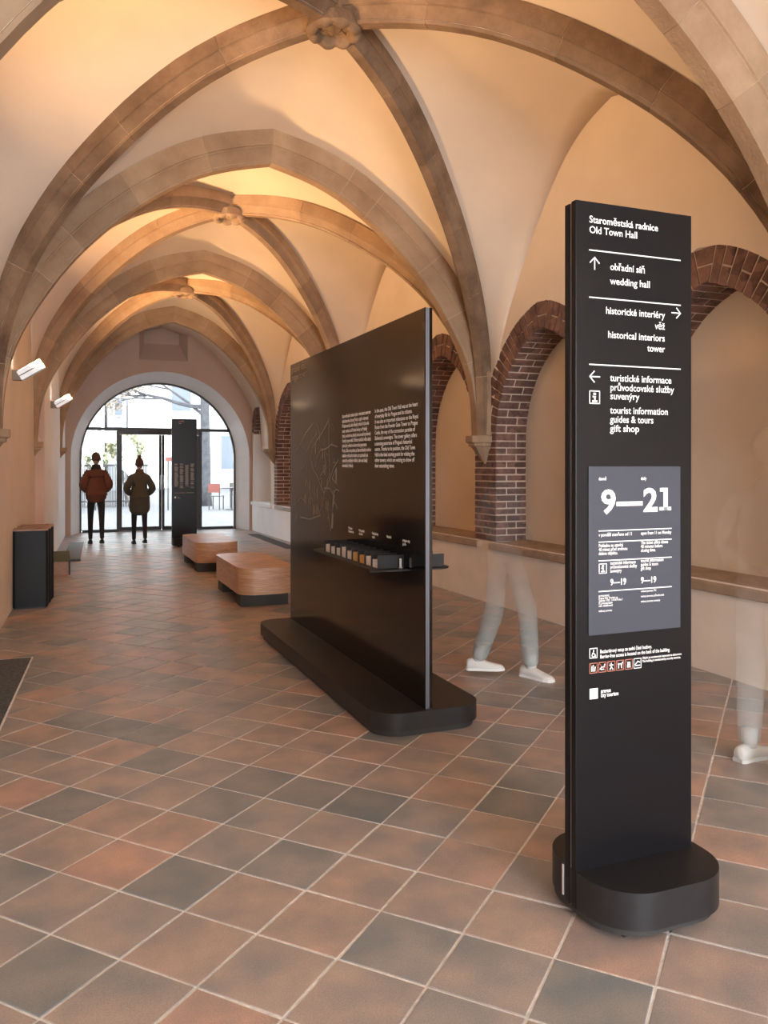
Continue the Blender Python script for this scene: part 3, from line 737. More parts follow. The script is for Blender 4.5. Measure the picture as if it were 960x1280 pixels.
# sub-part lettering hangs on the sign face plane of the panel
G=Face((TX0,TYF-.0046,0),(1,0,0),face)
def ZS(y): return Z(y,1.69)
G.text(.087,Z(600.5),'denně',.0165,.031,.02); G.text(.262,Z(600.5),'daily',.0165,.024,.02)
G.text(.096,Z(641.7),'9',.112,.060,.045); G.rect([(.160,Z(630.6)-.0075,.270,Z(630.6)+.0075)],name='dash')
G.text(.272,Z(640.6),'2',.112,.062,.045); G.rect([(.360,Z(640.3),.379,Z(640.3)+.079),(.345,Z(640.3)+.066,.361,Z(640.3)+.079),(.343,Z(640.3),.394,Z(640.3)+.012)],name='numeral_one')
for y in (664,678,701.5,740): G.rect([(.087,Z(y)-.0017,.396,Z(y)+.0017)])
G.text(.087,Z(671),'v pondělí otevřeno od 11',.0165,.137,.02); G.text(.262,Z(670.8),'open from 11 on Monday',.0165,.132,.02)
G.text(.087,Z(684.5),'Pokladna se uzavírá\n40 minut před změnou\ndobou objektu.',.0165,.118,.02,ls=.80)
G.text(.262,Z(683),'The ticket office closes\n40 minutes before\nclosing time.',.0165,.118,.02,ls=.80)
info_icon(G,.089,Z(705.5),.030)
G.text(.134,Z(707),'turistické informace\nprůvodcovské služby\nsuvenýry',.0165,.112,.02,ls=.82)
G.text(.262,Z(706),'tourist information\nguides & tours\ngift shop',.0165,.098,.02,ls=.82)
G.text(.134,Z(733),'9—19',.030,.066,.04); G.text(.262,Z(733),'9—19',.030,.066,.04)
G.text(.087,Z(746.5),'provozovatel\nPrague City Tourism a.s.\nŽatecká 110/2  110 00 Praha 1\nIČ provozovatele\nodd. návštěvnosti\n\nvedoucí provozu',.0105,.098,.02,ls=.82)
G.text(.262,Z(744.5),'vedoucí provozu TIC\n\nvedoucí provozu průvodcovské\n\nvedoucí provozu suvenýry',.0105,.100,.02,ls=.84)
# lower notices
F.strokes(frame_lines(.054,Z(811),.030,.032),.0028); F.strokes([[(.070,Z(813.5)),(.068,Z(817)),(.075,Z(818.5)),(.078,Z(821))],[(.066,Z(817)),(.063,Z(820)),(.068,Z(822.3)),(.074,Z(820.5))]],.0035)
F.text(.096,Z(818),'Bezbariérový vstup ze zadní části budovy.\nBarrier-free access is located on the back of the building.',.0175,.295,.02,ls=1.0)
for k in range(6):
    x=.054+k*.0365; z=Z(829.5); red=k<5
    F.strokes(frame_lines(x,z,.030,.033),.0024,MRED if red else MPRINT)
    sh=[[[(.008,-.026),(.008,-.012)],[(.014,-.026),(.014,-.008)],[(.020,-.026),(.022,-.014)]],
        [[(.006,-.022),(.012,-.016),(.022,-.016),(.024,-.008)],[(.010,-.024),(.020,-.024)]],
        [[(.015,-.007),(.015,-.018),(.010,-.027)],[(.015,-.018),(.021,-.027)],[(.009,-.013),(.021,-.013)]],
        [[(.007,-.012),(.023,-.012)],[(.009,-.012),(.009,-.025)],[(.021,-.012),(.021,-.025)],[(.023,-.012),(.025,-.007)]],
        [[(.010,-.010),(.020,-.010),(.020,-.016),(.010,-.016),(.010,-.010)],[(.009,-.020),(.021,-.020),(.021,-.026),(.009,-.026),(.009,-.020)]],
        [[(.006,-.020),(.016,-.010),(.024,-.013)],[(.008,-.024),(.024,-.024)]]][k]
    F.strokes([[(x+a,z+b) for a,b in l] for l in sh],.0040)
    if red: F.strokes([[(x+.003,z-.003),(x+.027,z-.030)]],.0014,MRED)
F.text(.272,Z(831),'Objekt je monitorován kamerami se záznamem.\nThe building is monitored by security cameras.',.0115,.172,.02,ls=.98)
F.rect([(.054,Z(874)-.001,.087,Z(863)+.005)],name='logo_square')
F.text(.099,Z(868),'prague\ncity tourism',.0195,.072,.03,ls=.74)

# second totem near the door
tot2=thing('wayfinding_totem','tall dark sign totem by the glass door behind the benches, with small print columns','sign',(2.115,15.43,0))
X0,X1,YF=1.888,2.342,15.40
face2=totem_body(tot2,X0,X1,YF,2.37)
F2=Face((X0,YF,0),(1,0,0),face2)
F2.text(.12,2.312,'prohlídky',.034,.10,.02,m=MRED); F2.text(.12,2.275,'tours',.034,.05,.02,m=MPRINT2)
rs=[]; rnd=random.Random(3)
for c_ in range(4):
    x=.045+c_*.098
    for k in range(34):
        if rnd.random()<.12 : continue
        z=1.53-k*.0135
        if k>31 and c_%2==0: continue
        rs.append((x,z,x+.07*rnd.uniform(.7,1),z+.006))
F2.rect(rs,MPRINT2,'print_columns')
F2.rect([(.045+k*.022,.985,.060+k*.022,1.0) for k in range(9)],MRED,'pictogram_row'); F2.rect([(.26,.99,.40,.997)],MPRINT2,'print_line')
F2.rect([(.045,.895,.072,.925)],MPRINT,'logo_square'); F2.text(.10,.905,'prague\ncity tourism',.020,.055,.02,ls=.8,m=MPRINT2)

# ---------------------------------------------------------------- information panel
pan=thing('exhibition_panel','wide black exhibition wall on a long low rounded base with map, texts and brochure shelf','display',(1.95,5.65,0))
PX=1.918; PY0,PY1=4.20,7.12; PT_=2.423
bm=B(); box(bm,PX,PX+.018,PY0,PY1,.07,PT_,.001); left_face=obj('panel_face',bm,MPANEL,pan)
bm=B(); box(bm,PX+.0185,PX+.030,PY0+.002,PY1-.002,.07,PT_-.002); obj('core_plate',bm,MEDGE,pan)
bm=B(); box(bm,PX+.0305,PX+.048,PY0,PY1,.07,PT_,.001); obj('back_face',bm,MPANEL,pan)
bm=B(); box(bm,PX+.004,PX+.014,PY0-.006,PY0-.0005,.07,PT_-.002); obj('edge_strip',bm,MEDGE,pan)
bm=B(); prism(bm,rr(1.615,2.30,PY0-.035,PY1+.03,.17,14),.035,.135,bev=.004); obj('base',bm,MBASE,pan,sharp=.5)
bm=B(); prism(bm,rr(1.635,2.28,PY0-.015,PY1+.01,.16,14),.0,.036); obj('plinth',bm,MIRON,pan,sharp=.5)
H=Face((PX,PY1,0),(0,-1,0),left_face)
hy=lambda y: PY1-y
H.text(hy(7.075),2.345,'pražské věže\nprague towers',.082,.50,.02,m=MPRINT2,ls=.85)
cz='Staroměstská radnice byla v minulosti centrem\nkaždodenního života Prahy a jejích obyvatel.\nPředstavovala také důležitý milník Královské\ncesty vedoucí od Prašné brány na Pražský\nhrad, po které se ubíraly korunovační průvody\nčeských panovníků. Ochoz radniční věže skýtá\njedinečný výhled na historické panorama\nPrahy. Díky své poloze je Staroměstská radnice\nideálním výchozím bodem pro putování po\nostatních pražských věžích, kde vás čekají\nokouzlující výhledy.'
en='In the past, the Old Town Hall was at the heart\nof everyday life for Prague and its citizens.\nIt was also an important milestone on the Royal\nRoute from the Powder Gate Tower to Prague\nCastle, the way of the coronation parades of\nBohemia\'s sovereigns. The tower gallery offers\na stunning panorama of Prague\'s historical\ncentre. Thanks to its position, the Old Town\nHall is the ideal starting point for visiting the\nother towers, which are waiting to show off\ntheir astonishing views.'
H.text(hy(5.66),1.868,cz,.036,.60,.02,ls=1.0); H.text(hy(4.99),1.868,en,.036,.70,.02,ls=1.0)
# map: rivers and roads
ml=[[(6.98,1.62),(6.80,1.70),(6.6,1.80),(6.42,1.86)],[(6.9,1.5),(6.7,1.55),(6.5,1.7),(6.3,1.78)],
    [(6.0,1.86),(6.15,1.78),(6.30,1.72),(6.42,1.66),(6.47,1.58),(6.42,1.50),(6.30,1.44),(6.2,1.36),(6.10,1.30)],
    [(5.78,1.66),(5.92,1.68),(6.05,1.65),(6.2,1.64),(6.3,1.58),(6.34,1.5)],[(5.75,1.56),(5.86,1.50),(5.95,1.42),(6.04,1.36),(6.10,1.30),(6.14,1.22),(6.2,1.16)],
    [(5.98,1.88),(5.98,1.70),(5.97,1.40)],[(6.1,1.34),(5.95,1.34),(5.88,1.30),(5.8,1.34),(5.74,1.33)],[(5.88,1.30),(5.84,1.24),(5.77,1.20)],
    [(6.28,1.20),(6.2,1.12),(6.5,1.07),(6.8,1.07)],[(6.95,1.36),(6.85,1.44),(6.7,1.50),(6.6,1.56)],[(6.3,1.86),(6.24,1.80),(6.22,1.72)],[(6.03,1.20),(5.96,1.06),(5.93,1.02)],
    [(6.1,1.62),(6.04,1.50),(6.2,1.44)],[(5.8,1.5),(5.9,1.42),(5.78,1.38)],[(6.6,1.4),(6.5,1.3),(6.42,1.22)],[(6.9,1.2),(6.75,1.24),(6.6,1.2)]]
for l in ml: H.strokes([[(hy(y),z) for y,z in l]],.011,MMAP,'map_line')
rnd=random.Random(11); st=[]
for k in range(70):
    y=rnd.uniform(5.8,6.95); z=rnd.uniform(1.08,1.8); a=rnd.uniform(0,PI); l=rnd.uniform(.04,.12)
    st.append([(hy(y),z),(hy(y)-l*math.cos(a)*.8,z+l*math.sin(a))])
st=[[(min(max(p[0],.05),1.32),p[1]) for p in l] for l in st]
H.strokes(st,.004,MMAP,'map_street')['kind']='stuff'
H.strokes([[(hy(5.90),1.06),(hy(5.88),1.18),(hy(5.86),1.28)]],.045,MMAP,'map_park')
H.strokes([[(hy(5.80),1.40),(hy(5.80),1.48)]],.04,MMAP,'map_park')
mk=[]; 
for y,z in ((6.62,1.34),(6.50,1.32),(6.36,1.28),(6.29,1.26),(6.17,1.33),(6.02,1.34),(6.14,1.58),(6.95,1.16),(6.34,1.62)):
    mk.append([(hy(y),z),(hy(y),z+.065)]); 
for l in mk: H.strokes([l],.014,MPRINT2,'map_marker')
lb=[]
for y,z in ((6.66,1.27),(6.53,1.25),(6.40,1.19),(6.31,1.20),(6.05,1.24),(6.12,1.52),(6.95,1.10)):
    for q in range(3): lb.append([(hy(y)+q*.026,z),(hy(y)+q*.026,z-rnd.uniform(.05,.08))])
for l in lb: H.strokes([l],.009,MPRINT2,'map_caption')
H.strokes([[(hy(6.16),1.26),(hy(6.16),1.19)],[(hy(6.13),1.26),(hy(6.13),1.19)]],.009,MRED,'map_caption')
for y,t in ((5.52,'Praha\nhistorie'),(5.30,'Praha gotická\na barokní'),(5.04,'Pražské zahrady\na parky'),(4.78,'Praha levně'),(4.52,'prague city\nguide')):
    H.text(hy(y),1.062,t,.024,.075 if len(t)<12 else .11,.02,ls=.95)
# shelf
SZ=.905
bm=B(); prism(bm,rr(1.705,2.205,4.40,5.78,.10,8),SZ-.008,SZ,bev=.001); shelf=obj('shelf',bm,MBASE,pan,sharp=.5)
divY=[]
def ray_y(xpix,X):   # where the line of dividers at depth X is met by a measured column
    a=(xpix-480)/FPX; s,c_=math.sin(YAW),math.cos(YAW)
    # X = t*(s+a*c), Y=t*(c-a*s)
    t=X/(s+a*c_); return t*(c_-a*s)
for xp in (405.4,412.5,418.8,425.4,432.5,439.6,447.5,455.4,463.8,472):
    divY.append(ray_y(xp,1.745))
for y in divY:
    bm=B(); box(bm,1.745,PX-.001,y,y+.004,SZ,SZ+.078); obj('divider',bm,MBASE,shelf)
for y in (4.46,4.62,4.78,4.94):
    bm=B(); box(bm,PX+.050,2.165,y,y+.004,SZ,SZ+.078); obj('divider',bm,MBASE,shelf)
bm=B(); box(bm,1.74,1.93,4.60,4.63,SZ-.035,SZ-.0085); obj('bracket',bm,MIRON,shelf)
bcol=[(.82,.80,.78)]*5+[(.62,.36,.12),(.66,.34,.08)]+[(.84,.84,.83),(.80,.80,.80)]
blab=['stack of white leaflets in the farthest slot of the brochure shelf','stack of grey-white leaflets in the second slot from the far end of the shelf','stack of pale leaflets with a pinkish edge, third slot from the far end','tallest stack of white leaflets, fourth slot from the far end of the shelf','stack of white leaflets just beyond the orange ones','stack of tan and orange leaflets, farther of the two orange stacks','stack of bright orange-edged leaflets, nearer of the two orange stacks','stack of white leaflets next to the orange ones, on their near side','nearest full stack of white leaflets beside the large end divider']
pairs=list(zip(divY,divY[1:]))     # far -> near
for k,(ya,yb) in enumerate(pairs):
    y1,y0=ya-.005,yb+.010; 
    t=thing('brochure_stack',blab[k],'brochures',((1.79+1.88)/2,(y0+y1)/2,SZ),'brochures on the shelf of the exhibition panel')
    m=mat('leaflet_%d'%k,bcol[k],.6,vary=.18,scale=60); n=4; hgt=.050+(.012 if k in(3,) else 0)+rnd.uniform(-.004,.004)
    for q in range(n):
        a=lerp(y0,y1,q/n); b=lerp(y0,y1,(q+1)/n)-.002
        bm=B(); box(bm,1.752+rnd.uniform(0,.003),1.87,a,b,SZ+.0006,SZ+hgt+rnd.uniform(-.003,.003)); obj('leaflet',bm,m,t)
bm=B(); 
t=thing('leaflet_holder_card','small white upright card standing at the near end of the brochure shelf','card',(1.885,4.49,SZ))
box(bm,1.880,1.893,4.478,4.482,SZ+.0006,SZ+.058); obj('card',bm,MWHI,t); bm=B(); box(bm,1.878,1.895,4.470,4.490,SZ+.0004,SZ+.006); obj('card_foot',bm,MALU,t)

# ---------------------------------------------------------------- benches
def bench(y0,y1,label):
    t=thing('oak_bench',label,'bench',(2.06,(y0+y1)/2,0),'wooden benches in the middle of the hall')
    x0,x1=1.745,2.355
    bm=B(); prism(bm,rr(x0,x1,y0,y1,.19,14),.135,.405); obj('seat_box',bm,MOAK,t,sharp=.6)
    bm=B(); prism(bm,rr(x0-.002,x1+.002,y0-.002,y1+.002,.19,14),.4055,.42,bev=.004); obj('seat_top',bm,MOAK,t,sharp=.6)
    for a in (y0+.12,y1-.12-.30):
        bm=B(); box(bm,x0+.03,x1-.06,a,a+.30,0,.134,.002); obj('leg_block',bm,MIRON,t)
    return t
bench(8.50,10.10,'nearer rounded oak bench on black feet, beyond the exhibition panel')
bench(11.50,13.10,'farther rounded oak bench, partly behind the nearer one')

# ---------------------------------------------------------------- bins
BL=['nearest black waste bin against the left wall, its front fully seen','middle black waste bin in the row along the left wall','farthest black waste bin of the row along the left wall']
def make_bin():
    t=thing('waste_bin',BL[0],'bin',(-.31,9.47,0),'waste bins against the left wall')
    x0,x1,y0,y1=-.485,-.142,9.335,9.600
    bm=B(); prism(bm,rr(x0,x1,y0,y1,.03,5),.015,.82,bev=.003); obj('body',bm,MBINS,t,sharp=.5)
    bm=B(); prism(bm,rr(x0+.01,x1-.01,y0+.01,y1-.01,.03,5),0,.016); obj('foot',bm,MIRON,t,sharp=.5)
    bm=B()
    box(bm,x0,x1,y0,y0+.05,.8205,.838,.003); box(bm,x0,x1,y1-.05,y1,.8205,.838,.003); box(bm,x0,x0+.06,y0+.05,y1-.05,.8205,.838); box(bm,x1-.06,x1,y0+.05,y1-.05,.8205,.838)
    obj('rim',bm,MCOP,t)
    bm=B(); box(bm,x0+.061,x1-.061,y0+.051,y1-.051,.8205,.825); obj('opening',bm,MIRON,t)
    return t
b0=make_bin()
for k in (1,2):
    c=copy_tree(b0); c.location=b0.location+Vector((.025*k*.5+.012*k,.275*k,0)); c['label']=BL[k]

# ---------------------------------------------------------------- left side step, ramp, mats, grille
st_=thing('carpeted_step','low wooden step with green carpet on top against the left wall beyond the bins','step',(.0,12.6,0))
bm=B(); box(bm,-.215,.082,12.0,13.3,0,.185,.004); obj('riser_box',bm,MCOP,st_)
bm=B(); box(bm,-.217,.100,11.985,13.32,.1855,.200,.004); obj('carpet',bm,MCARPET,st_)
bm=B(); box(bm,.083,.10,11.99,13.3,.0,.185,.002); obj('side_trim',bm,MIRON,st_)
rp=thing('grey_ramp','flat grey ramp plate with white edge strip on the floor beyond the green step','ramp',(.15,15.2,0))
bm=B(); v=[bm.verts.new(p) for p in ((.0,13.6,0.004),(.262,13.6,0.004),(.385,16.6,.004),(.13,16.6,.004),(.0,13.6,.035),(.262,13.6,.035),(.385,16.6,.035),(.13,16.6,.035))]
for f in ((0,3,2,1),(4,5,6,7),(0,1,5,4),(1,2,6,5),(2,3,7,6),(3,0,4,7)): bm.faces.new([v[i] for i in f])
obj('plate',bm,MRAMP,rp)
bm=B(); v=[bm.verts.new(p) for p in ((.264,13.6,0.004),(.282,13.6,0.004),(.405,16.6,.004),(.387,16.6,.004),(.264,13.6,.037),(.282,13.6,.037),(.405,16.6,.037),(.387,16.6,.037))]
for f in ((0,3,2,1),(4,5,6,7),(0,1,5,4),(1,2,6,5),(2,3,7,6),(3,0,4,7)): bm.faces.new([v[i] for i in f])
obj('edge_strip',bm,MWHI,rp)
bm=B()
p=[(xl(4.0)+.0,4.0),(-.413,4.0),(-.228,6.97),(xl(6.97),6.97)]
prism(bm,p,-.004,.004); tag(obj('floor_mat',bm,MMAT),'dark grey mat set into the floor by the left wall, lower left corner','mat')
bm=B()
def fb(a,b,w_,z):
    d=Vector((b[0]-a[0],b[1]-a[1],0)).normalized(); n_=Vector((-d.y,d.x,0))*w_
    prism(bm,[(a[0]+n_.x,a[1]+n_.y),(a[0]-n_.x,a[1]-n_.y),(b[0]-n_.x,b[1]-n_.y),(b[0]+n_.x,b[1]+n_.y)],-.004,z)
fb((-.408,4.0),(-.220,6.98),.006,.003); fb((-.228,6.98),(xl(7),6.98),.006,.003)
obj('mat_frame',bm,MGROUT,floor)
gr=thing('floor_grille','long dark ventilation grille in the floor along the right wall near the door','grille',(3.9,16.1,0))
bm=B(); box(bm,3.74,3.99,14.2,17.5,.0005,.004); obj('frame',bm,MIRON,gr)
bm=B()
for k in range(52): box(bm,3.76,3.97,14.23+k*.0625,14.23+k*.0625+.03,.0042,.008)
obj('bars',bm,MFRAME,gr,kind='stuff')

# ---------------------------------------------------------------- wall lamps
def lamp(y,label,power):
    x=xl(y); z=2.44
    t=thing('wall_lamp',label,'lamp',(x,y,z),'uplights on the left wall')
    bm=B(); box(bm,x-.005,x+.10,y-.055,y+.055,z-.03,z+.075,.004); obj('bracket',bm,mat('bracket_paint',(.26,.20,.16),.6),t)
    a=math.radians(33); c0=Vector((x+.13,y,z-.01)); u=Vector((math.cos(a),0,math.sin(a))); n_=Vector((-math.sin(a),0,math.cos(a)))
    def bar(bm,s0,s1,y0,y1,h0,h1):
        v=[]
        for h in (h0,h1):
            for s_,yy in ((s0,y0),(s1,y0),(s1,y1),(s0,y1)): p=c0+u*s_+n_*h; v.append(bm.verts.new((p.x,y+yy,p.z)))
        for f in ((0,3,2,1),(4,5,6,7),(0,1,5,4),(1,2,6,5),(2,3,7,6),(3,0,4,7)): bm.faces.new([v[i] for i in f])
    for h in (0,.055):
        bm=B(); bar(bm,-.04,.23,-.07,.07,h,h+.046); obj('light_tube',bm,MALU,t)
    bm=B(); bar(bm,-.02,.21,-.055,.055,.047,.054); obj('spacer',bm,MIRON,t)
    bm=B(); bar(bm,-.02,.21,-.055,.055,.1015,.105); obj('diffuser',bm,MLED,t)
    bm=B(); tube(bm,[(x+.08,y,z+.02),(x+.13,y,z+.02)],.014,8); obj('joint',bm,MALU,t)
    l=area('lamp_light',c0+u*.10+n_*.125,(.72,0,.70),.24,.12,power,LAMP_C,spread=math.radians(118)); l.parent=t; l.location=(c0+u*.10+n_*.125)-Vector((x,y,z))
lamp(1.3,'silver twin-bar uplight on the left wall beside the camera position',55)
lamp(5.3,'silver twin-bar uplight on the left wall just outside the left edge of the view',74)
lamp(9.35,'larger silver twin-bar uplight on the left wall above the waste bins',118)
lamp(13.75,'smaller silver uplight farther along the left wall beyond the pilaster',105)

# ---------------------------------------------------------------- people
def skinned(name,joints,edges,rad,mats,parent,sub=2,root=0):
    me=bpy.data.meshes.new(name); me.from_pydata([tuple(j) for j in joints],edges,[])
    o=bpy.data.objects.new(name,me); COL.objects.link(o)
    md=o.modifiers.new('s','SKIN'); md.use_smooth_shade=True
    for i,r in enumerate(rad):
        v=me.skin_vertices[0].data[i]; v.radius=(r if isinstance(r,tuple) else (r,r)); v.use_root=(i==root)
    md2=o.modifiers.new('u','SUBSURF'); md2.levels=sub; md2.render_levels=sub
    bpy.context.view_layer.update()
    dg=bpy.context.evaluated_depsgraph_get(); m2=bpy.data.meshes.new_from_object(o.evaluated_get(dg)); bpy.data.objects.remove(o)
    m2.materials.clear()
    return link(name,m2,mats,parent,smooth=True)
def person(x,y,h,facing,label,pose,M_,coat,hair='short',stuff=None):
    """facing: radians, 0 = walking towards +Y. M_: dict skin,trouser,coat,hair,shoe,collar"""
    t=thing('person',label,'person',(x,y,0)); k=h/1.75
    c,s=math.cos(facing),math.sin(facing)
    def P(a,b,z): return Vector((x+(a*c+b*s)*k, y+(-a*s+b*c)*k, z*k))   # a: to the right, b: forward
    st=pose.get('stride',.18); el=pose.get('elbow',.10)
    # joints: pelvis, waist, chest, neck base, neck, head ; legs ; arms
    lf=(-.10,st); rf=(.10,-st)
    J=[P(0,0,.95),P(0,.0,1.10),P(0,.01,1.30),P(0,.01,1.44),P(0,.02,1.53),
       P(-.09,0,.90),P(-.10,st*.62+.03,.50),P(-.10,st,.065),P(.09,0,.90),P(.10,-st*.35+.05,.50),P(.10,-st,.10),
       P(-.165,.0,1.40),P(-.225-el,-.05,1.14),P(-.15,.13,1.0),P(.165,.0,1.40),P(.225+el,-.05,1.14),P(.15,.13,1.0)]
    E=[(0,1),(1,2),(2,3),(3,4),(0,5),(5,6),(6,7),(0,8),(8,9),(9,10),(2,11),(11,12),(12,13),(2,14),(14,15),(15,16)]
    R=[.13,.12,.13,.07,.055,.085,.058,.042,.085,.058,.042,.06,.045,.032,.06,.045,.032]
    R=[r*k for r in R]
    for q,v in pose.get('legr',{}).items(): R[q]=v*k
    body=skinned('body',J,E,R,M_['trouser'],t)
    # head with face
    hd=P(0,.03,1.645); bm=B(); bmesh.ops.create_uvsphere(bm,u_segments=24,v_segments=18,radius=1)
    fw=(P(0,1,0)-P(0,0,0)).normalized(); rt=(P(1,0,0)-P(0,0,0)).normalized()
    for v in bm.verts:
        a,b,z=v.co; 
        w_=.074*(1-.22*max(0,-z)); d_=.094*(1-.10*max(0,-z)); z_=.118
        b2=b*d_
        if b>0:
            b2+=.022*math.exp(-((a/.16)**2+((z+.10)/.22)**2))       # nose
            b2-=.010*math.exp(-(((abs(a)-.38)/.16)**2+((z-.10)/.12)**2)) # eye sockets
            b2+=.006*math.exp(-((a/.3)**2+((z+.45)/.10)**2))         # lips
            b2+=.008*math.exp(-((a/.3)**2+((z+.85)/.2)**2))          # chin
        v.co=hd+(rt*(a*w_)+fw*b2+Vector((0,0,z*z_)))*k
    for sgn in (-1,1):
        e=hd+(rt*(sgn*.076)+fw*(-.005)+Vector((0,0,-.005)))*k
        r_=bmesh.ops.create_uvsphere(bm,u_segments=8,v_segments=6,radius=1)
        for v in r_['verts']: a,b,z=v.co; v.co=e+(rt*(a*.010)+fw*(b*.018)+Vector((0,0,z*.030)))*k
    head=obj('head',bm,M_['skin'],t,smooth=True)
    bm=B()
    for sgn in (-1,1):
        e=hd+(rt*(sgn*.029)+fw*.079+Vector((0,0,.012)))*k; r_=bmesh.ops.create_uvsphere(bm,u_segments=8,v_segments=6,radius=.010*k)
        for v in r_['verts']: v.co+=e
    obj('eye',bm,M_['eye'],head,smooth=True)
    bm=B(); bmesh.ops.create_uvsphere(bm,u_segments=24,v_segments=16,radius=1)
    for v in bm.verts:
        a,b,z=v.co; q=1.0
        if b>.25 and z<.45: q=.80
        if z<-.55: q=.86 if hair=='short' else .95
        n_=.02*noise.noise(Vector((a*5,b*5,z*5)))
        v.co=hd+(rt*(a*(.083+n_)*q)+fw*((b*(.100+n_)-.010)*q)+Vector((0,0,(z*(.124 if z>0 else .105)+.012)*q+(.0))))*k
    if hair=='bun':
        r_=bmesh.ops.create_uvsphere(bm,u_segments=14,v_segments=10,radius=1)
        for v in r_['verts']: a,b,z=v.co; v.co=hd+(rt*(a*.040)+fw*(b*.040-.035)+Vector((0,0,z*.038+.150)))*k
    obj('hair',bm,M_['hair'],head,smooth=True)
    # coat with sleeves
    if coat:
        hem,wid,fl_=coat
        CJ=[P(0,0,1.13),P(0,0,1.30),P(0,0,1.42),P(0,.01,1.475),P(0,0,.97),P(0,0,hem),
            P(-.150,.0,1.375),P(-.225-el,-.05,1.13),P(-.155,.11,1.02),P(.150,.0,1.375),P(.225+el,-.05,1.13),P(.155,.11,1.02)]
        CE=[(0,1),(1,2),(2,3),(0,4),(4,5),(1,6),(6,7),(7,8),(1,9),(9,10),(10,11)]
        CR=[(wid*1.0,wid*.7),(wid*.98,wid*.7),(wid*.78,wid*.55),.078,(wid*1.02,wid*.75),(fl_,fl_*.75),.095,.082,.072,.095,.082,.072]; CR=[(tuple(q*k for q in r) if isinstance(r,tuple) else r*k) for r in CR]
        skinned('coat',CJ,CE,CR,M_['coat'],t)
        bm=B(); tube(bm,[P(0,.0,1.43),P(0,.01,1.48),P(0,.015,1.535)],[.105*k,.088*k,.072*k],16); obj('collar',bm,M_['collar'],t,smooth=True)
    # hands: palm, four curled fingers and a thumb
    for sgn,j in ((-1,13),(1,16)):
        w0=J[j]; dn=(J[j]-J[j-1]).normalized(); sd=rt*(-sgn)
        up=dn.cross(sd).normalized()
        HJ=[w0-dn*.01*k,w0+dn*.045*k,w0+dn*.085*k]; HE=[(0,1),(1,2)]; HR=[.024*k,.032*k,.030*k]
        for q in range(4):
            o_=up*((q-1.5)*.019*k); L_=(.062,.072,.068,.052)[q]*k; n0=len(HJ)
            HJ+=[w0+dn*.090*k+o_,w0+dn*(.090*k+L_*.5)+o_+sd*.008*k,w0+dn*(.090*k+L_*.85)+o_+sd*.028*k]; HE+=[(2,n0),(n0,n0+1),(n0+1,n0+2)]; HR+=[.0095*k,.009*k,.0075*k]
        n0=len(HJ); HJ+=[w0+dn*.04*k+up*(-.035*k)+sd*.01*k,w0+dn*.075*k+up*(-.050*k)+sd*.022*k]; HE+=[(1,n0),(n0,n0+1)]; HR+=[.011*k,.009*k]
        skinned('hand',HJ,HE,HR,M_['skin'],t,sub=1,root=1)
    # shoes
    for sgn,j in ((-1,7),(1,10)):
        an=J[j]; zf=0.0 if sgn<0 else .03*k
        yawt=pose.get('toe',0) if sgn<0 else pose.get('toe2',pose.get('toe',0))
        f2=(fw*math.cos(yawt)+rt*math.sin(yawt)); r2=(rt*math.cos(yawt)-fw*math.sin(yawt))
        bm=B(); ax=Vector((an.x,an.y,0))
        secs=[(-.085,.030,.075),(-.07,.036,.085),(-.03,.037,.092),(.03,.040,.080),(.08,.045,.062),(.13,.046,.050),(.17,.038,.042),(.190,.020,.030)]
        rings=[]
        for b,wd,ht in secs:
            ring=[]
            for q in range(12):
                a=2*PI*q/12; aa=math.cos(a)*wd*k; zz=(ht/2+math.sin(a)*ht/2)*k
                if math.sin(a)<-.3: zz=.012*k
                ring.append(bm.verts.new(ax+f2*(b*k)+r2*aa+Vector((0,0,zf+zz))))
            rings.append(ring)
        for a,b in zip(rings,rings[1:]):
            for q in range(12): bm.faces.new((a[q],a[(q+1)%12],b[(q+1)%12],b[q]))
        bm.faces.new(rings[0][::-1]); bm.faces.new(rings[-1])
        sh=obj('shoe',bm,M_['shoe'],t,smooth=True)
        bm=B(); base=[]
        for b,wd in ((-.09,.030),(-.075,.040),(0,.041),(.08,.049),(.14,.048),(.18,.036),(.197,.018)): base.append((b,wd))
        out=[ax+f2*(b*k)+r2*(wd*k) for b,wd in base]+[ax+f2*(b*k)-r2*(wd*k) for b,wd in base[::-1]]
        prism(bm,[(p.x,p.y) for p in out],zf+.0005,zf+.020*k); obj('sole',bm,M_['sole'],sh)
        if M_.get('sock'):
            bm=B(); tube(bm,[Vector((an.x,an.y,zf+.07*k)),Vector((an.x,an.y,zf+.12*k)),Vector((an.x,an.y,zf+.17*k))],[.040*k,.041*k,.044*k],12); obj('sock',bm,M_['sock'],t,smooth=True)
    return t
skin=mat('skin',(.42,.24,.17),.6); eye=mat('eye',(.03,.02,.02),.3); dk=mat('black_trousers',(.02,.018,.018),.9); bshoe=mat('black_shoe',(.015,.015,.015),.5)
person(.60,16.4,1.73,0,'person seen from behind in rust-brown jacket and black trousers, left of the pair walking out',dict(stride=.16,elbow=.03),
       dict(skin=skin,eye=eye,trouser=dk,coat=mat('rust_jacket',(.15,.050,.028),.9,vary=.2,scale=6),hair=mat('brown_hair',(.10,.045,.03),.8),shoe=bshoe,sole=bshoe,collar=mat('dark_scarf',(.035,.022,.018),.95)),(.78,.20,.20))
person(1.37,16.1,1.63,0,'person seen from behind in long olive-brown coat with topknot, right of the pair walking out',dict(stride=.12,elbow=.045),
       dict(skin=skin,eye=eye,trouser=dk,coat=mat('olive_coat',(.085,.070,.048),.9,c2=(.06,.055,.042),scale=4),hair=mat('auburn_hair',(.09,.04,.032),.8),shoe=bshoe,sole=bshoe,collar=mat('olive_hood',(.10,.06,.04),.95)),(.55,.19,.29),hair='bun')
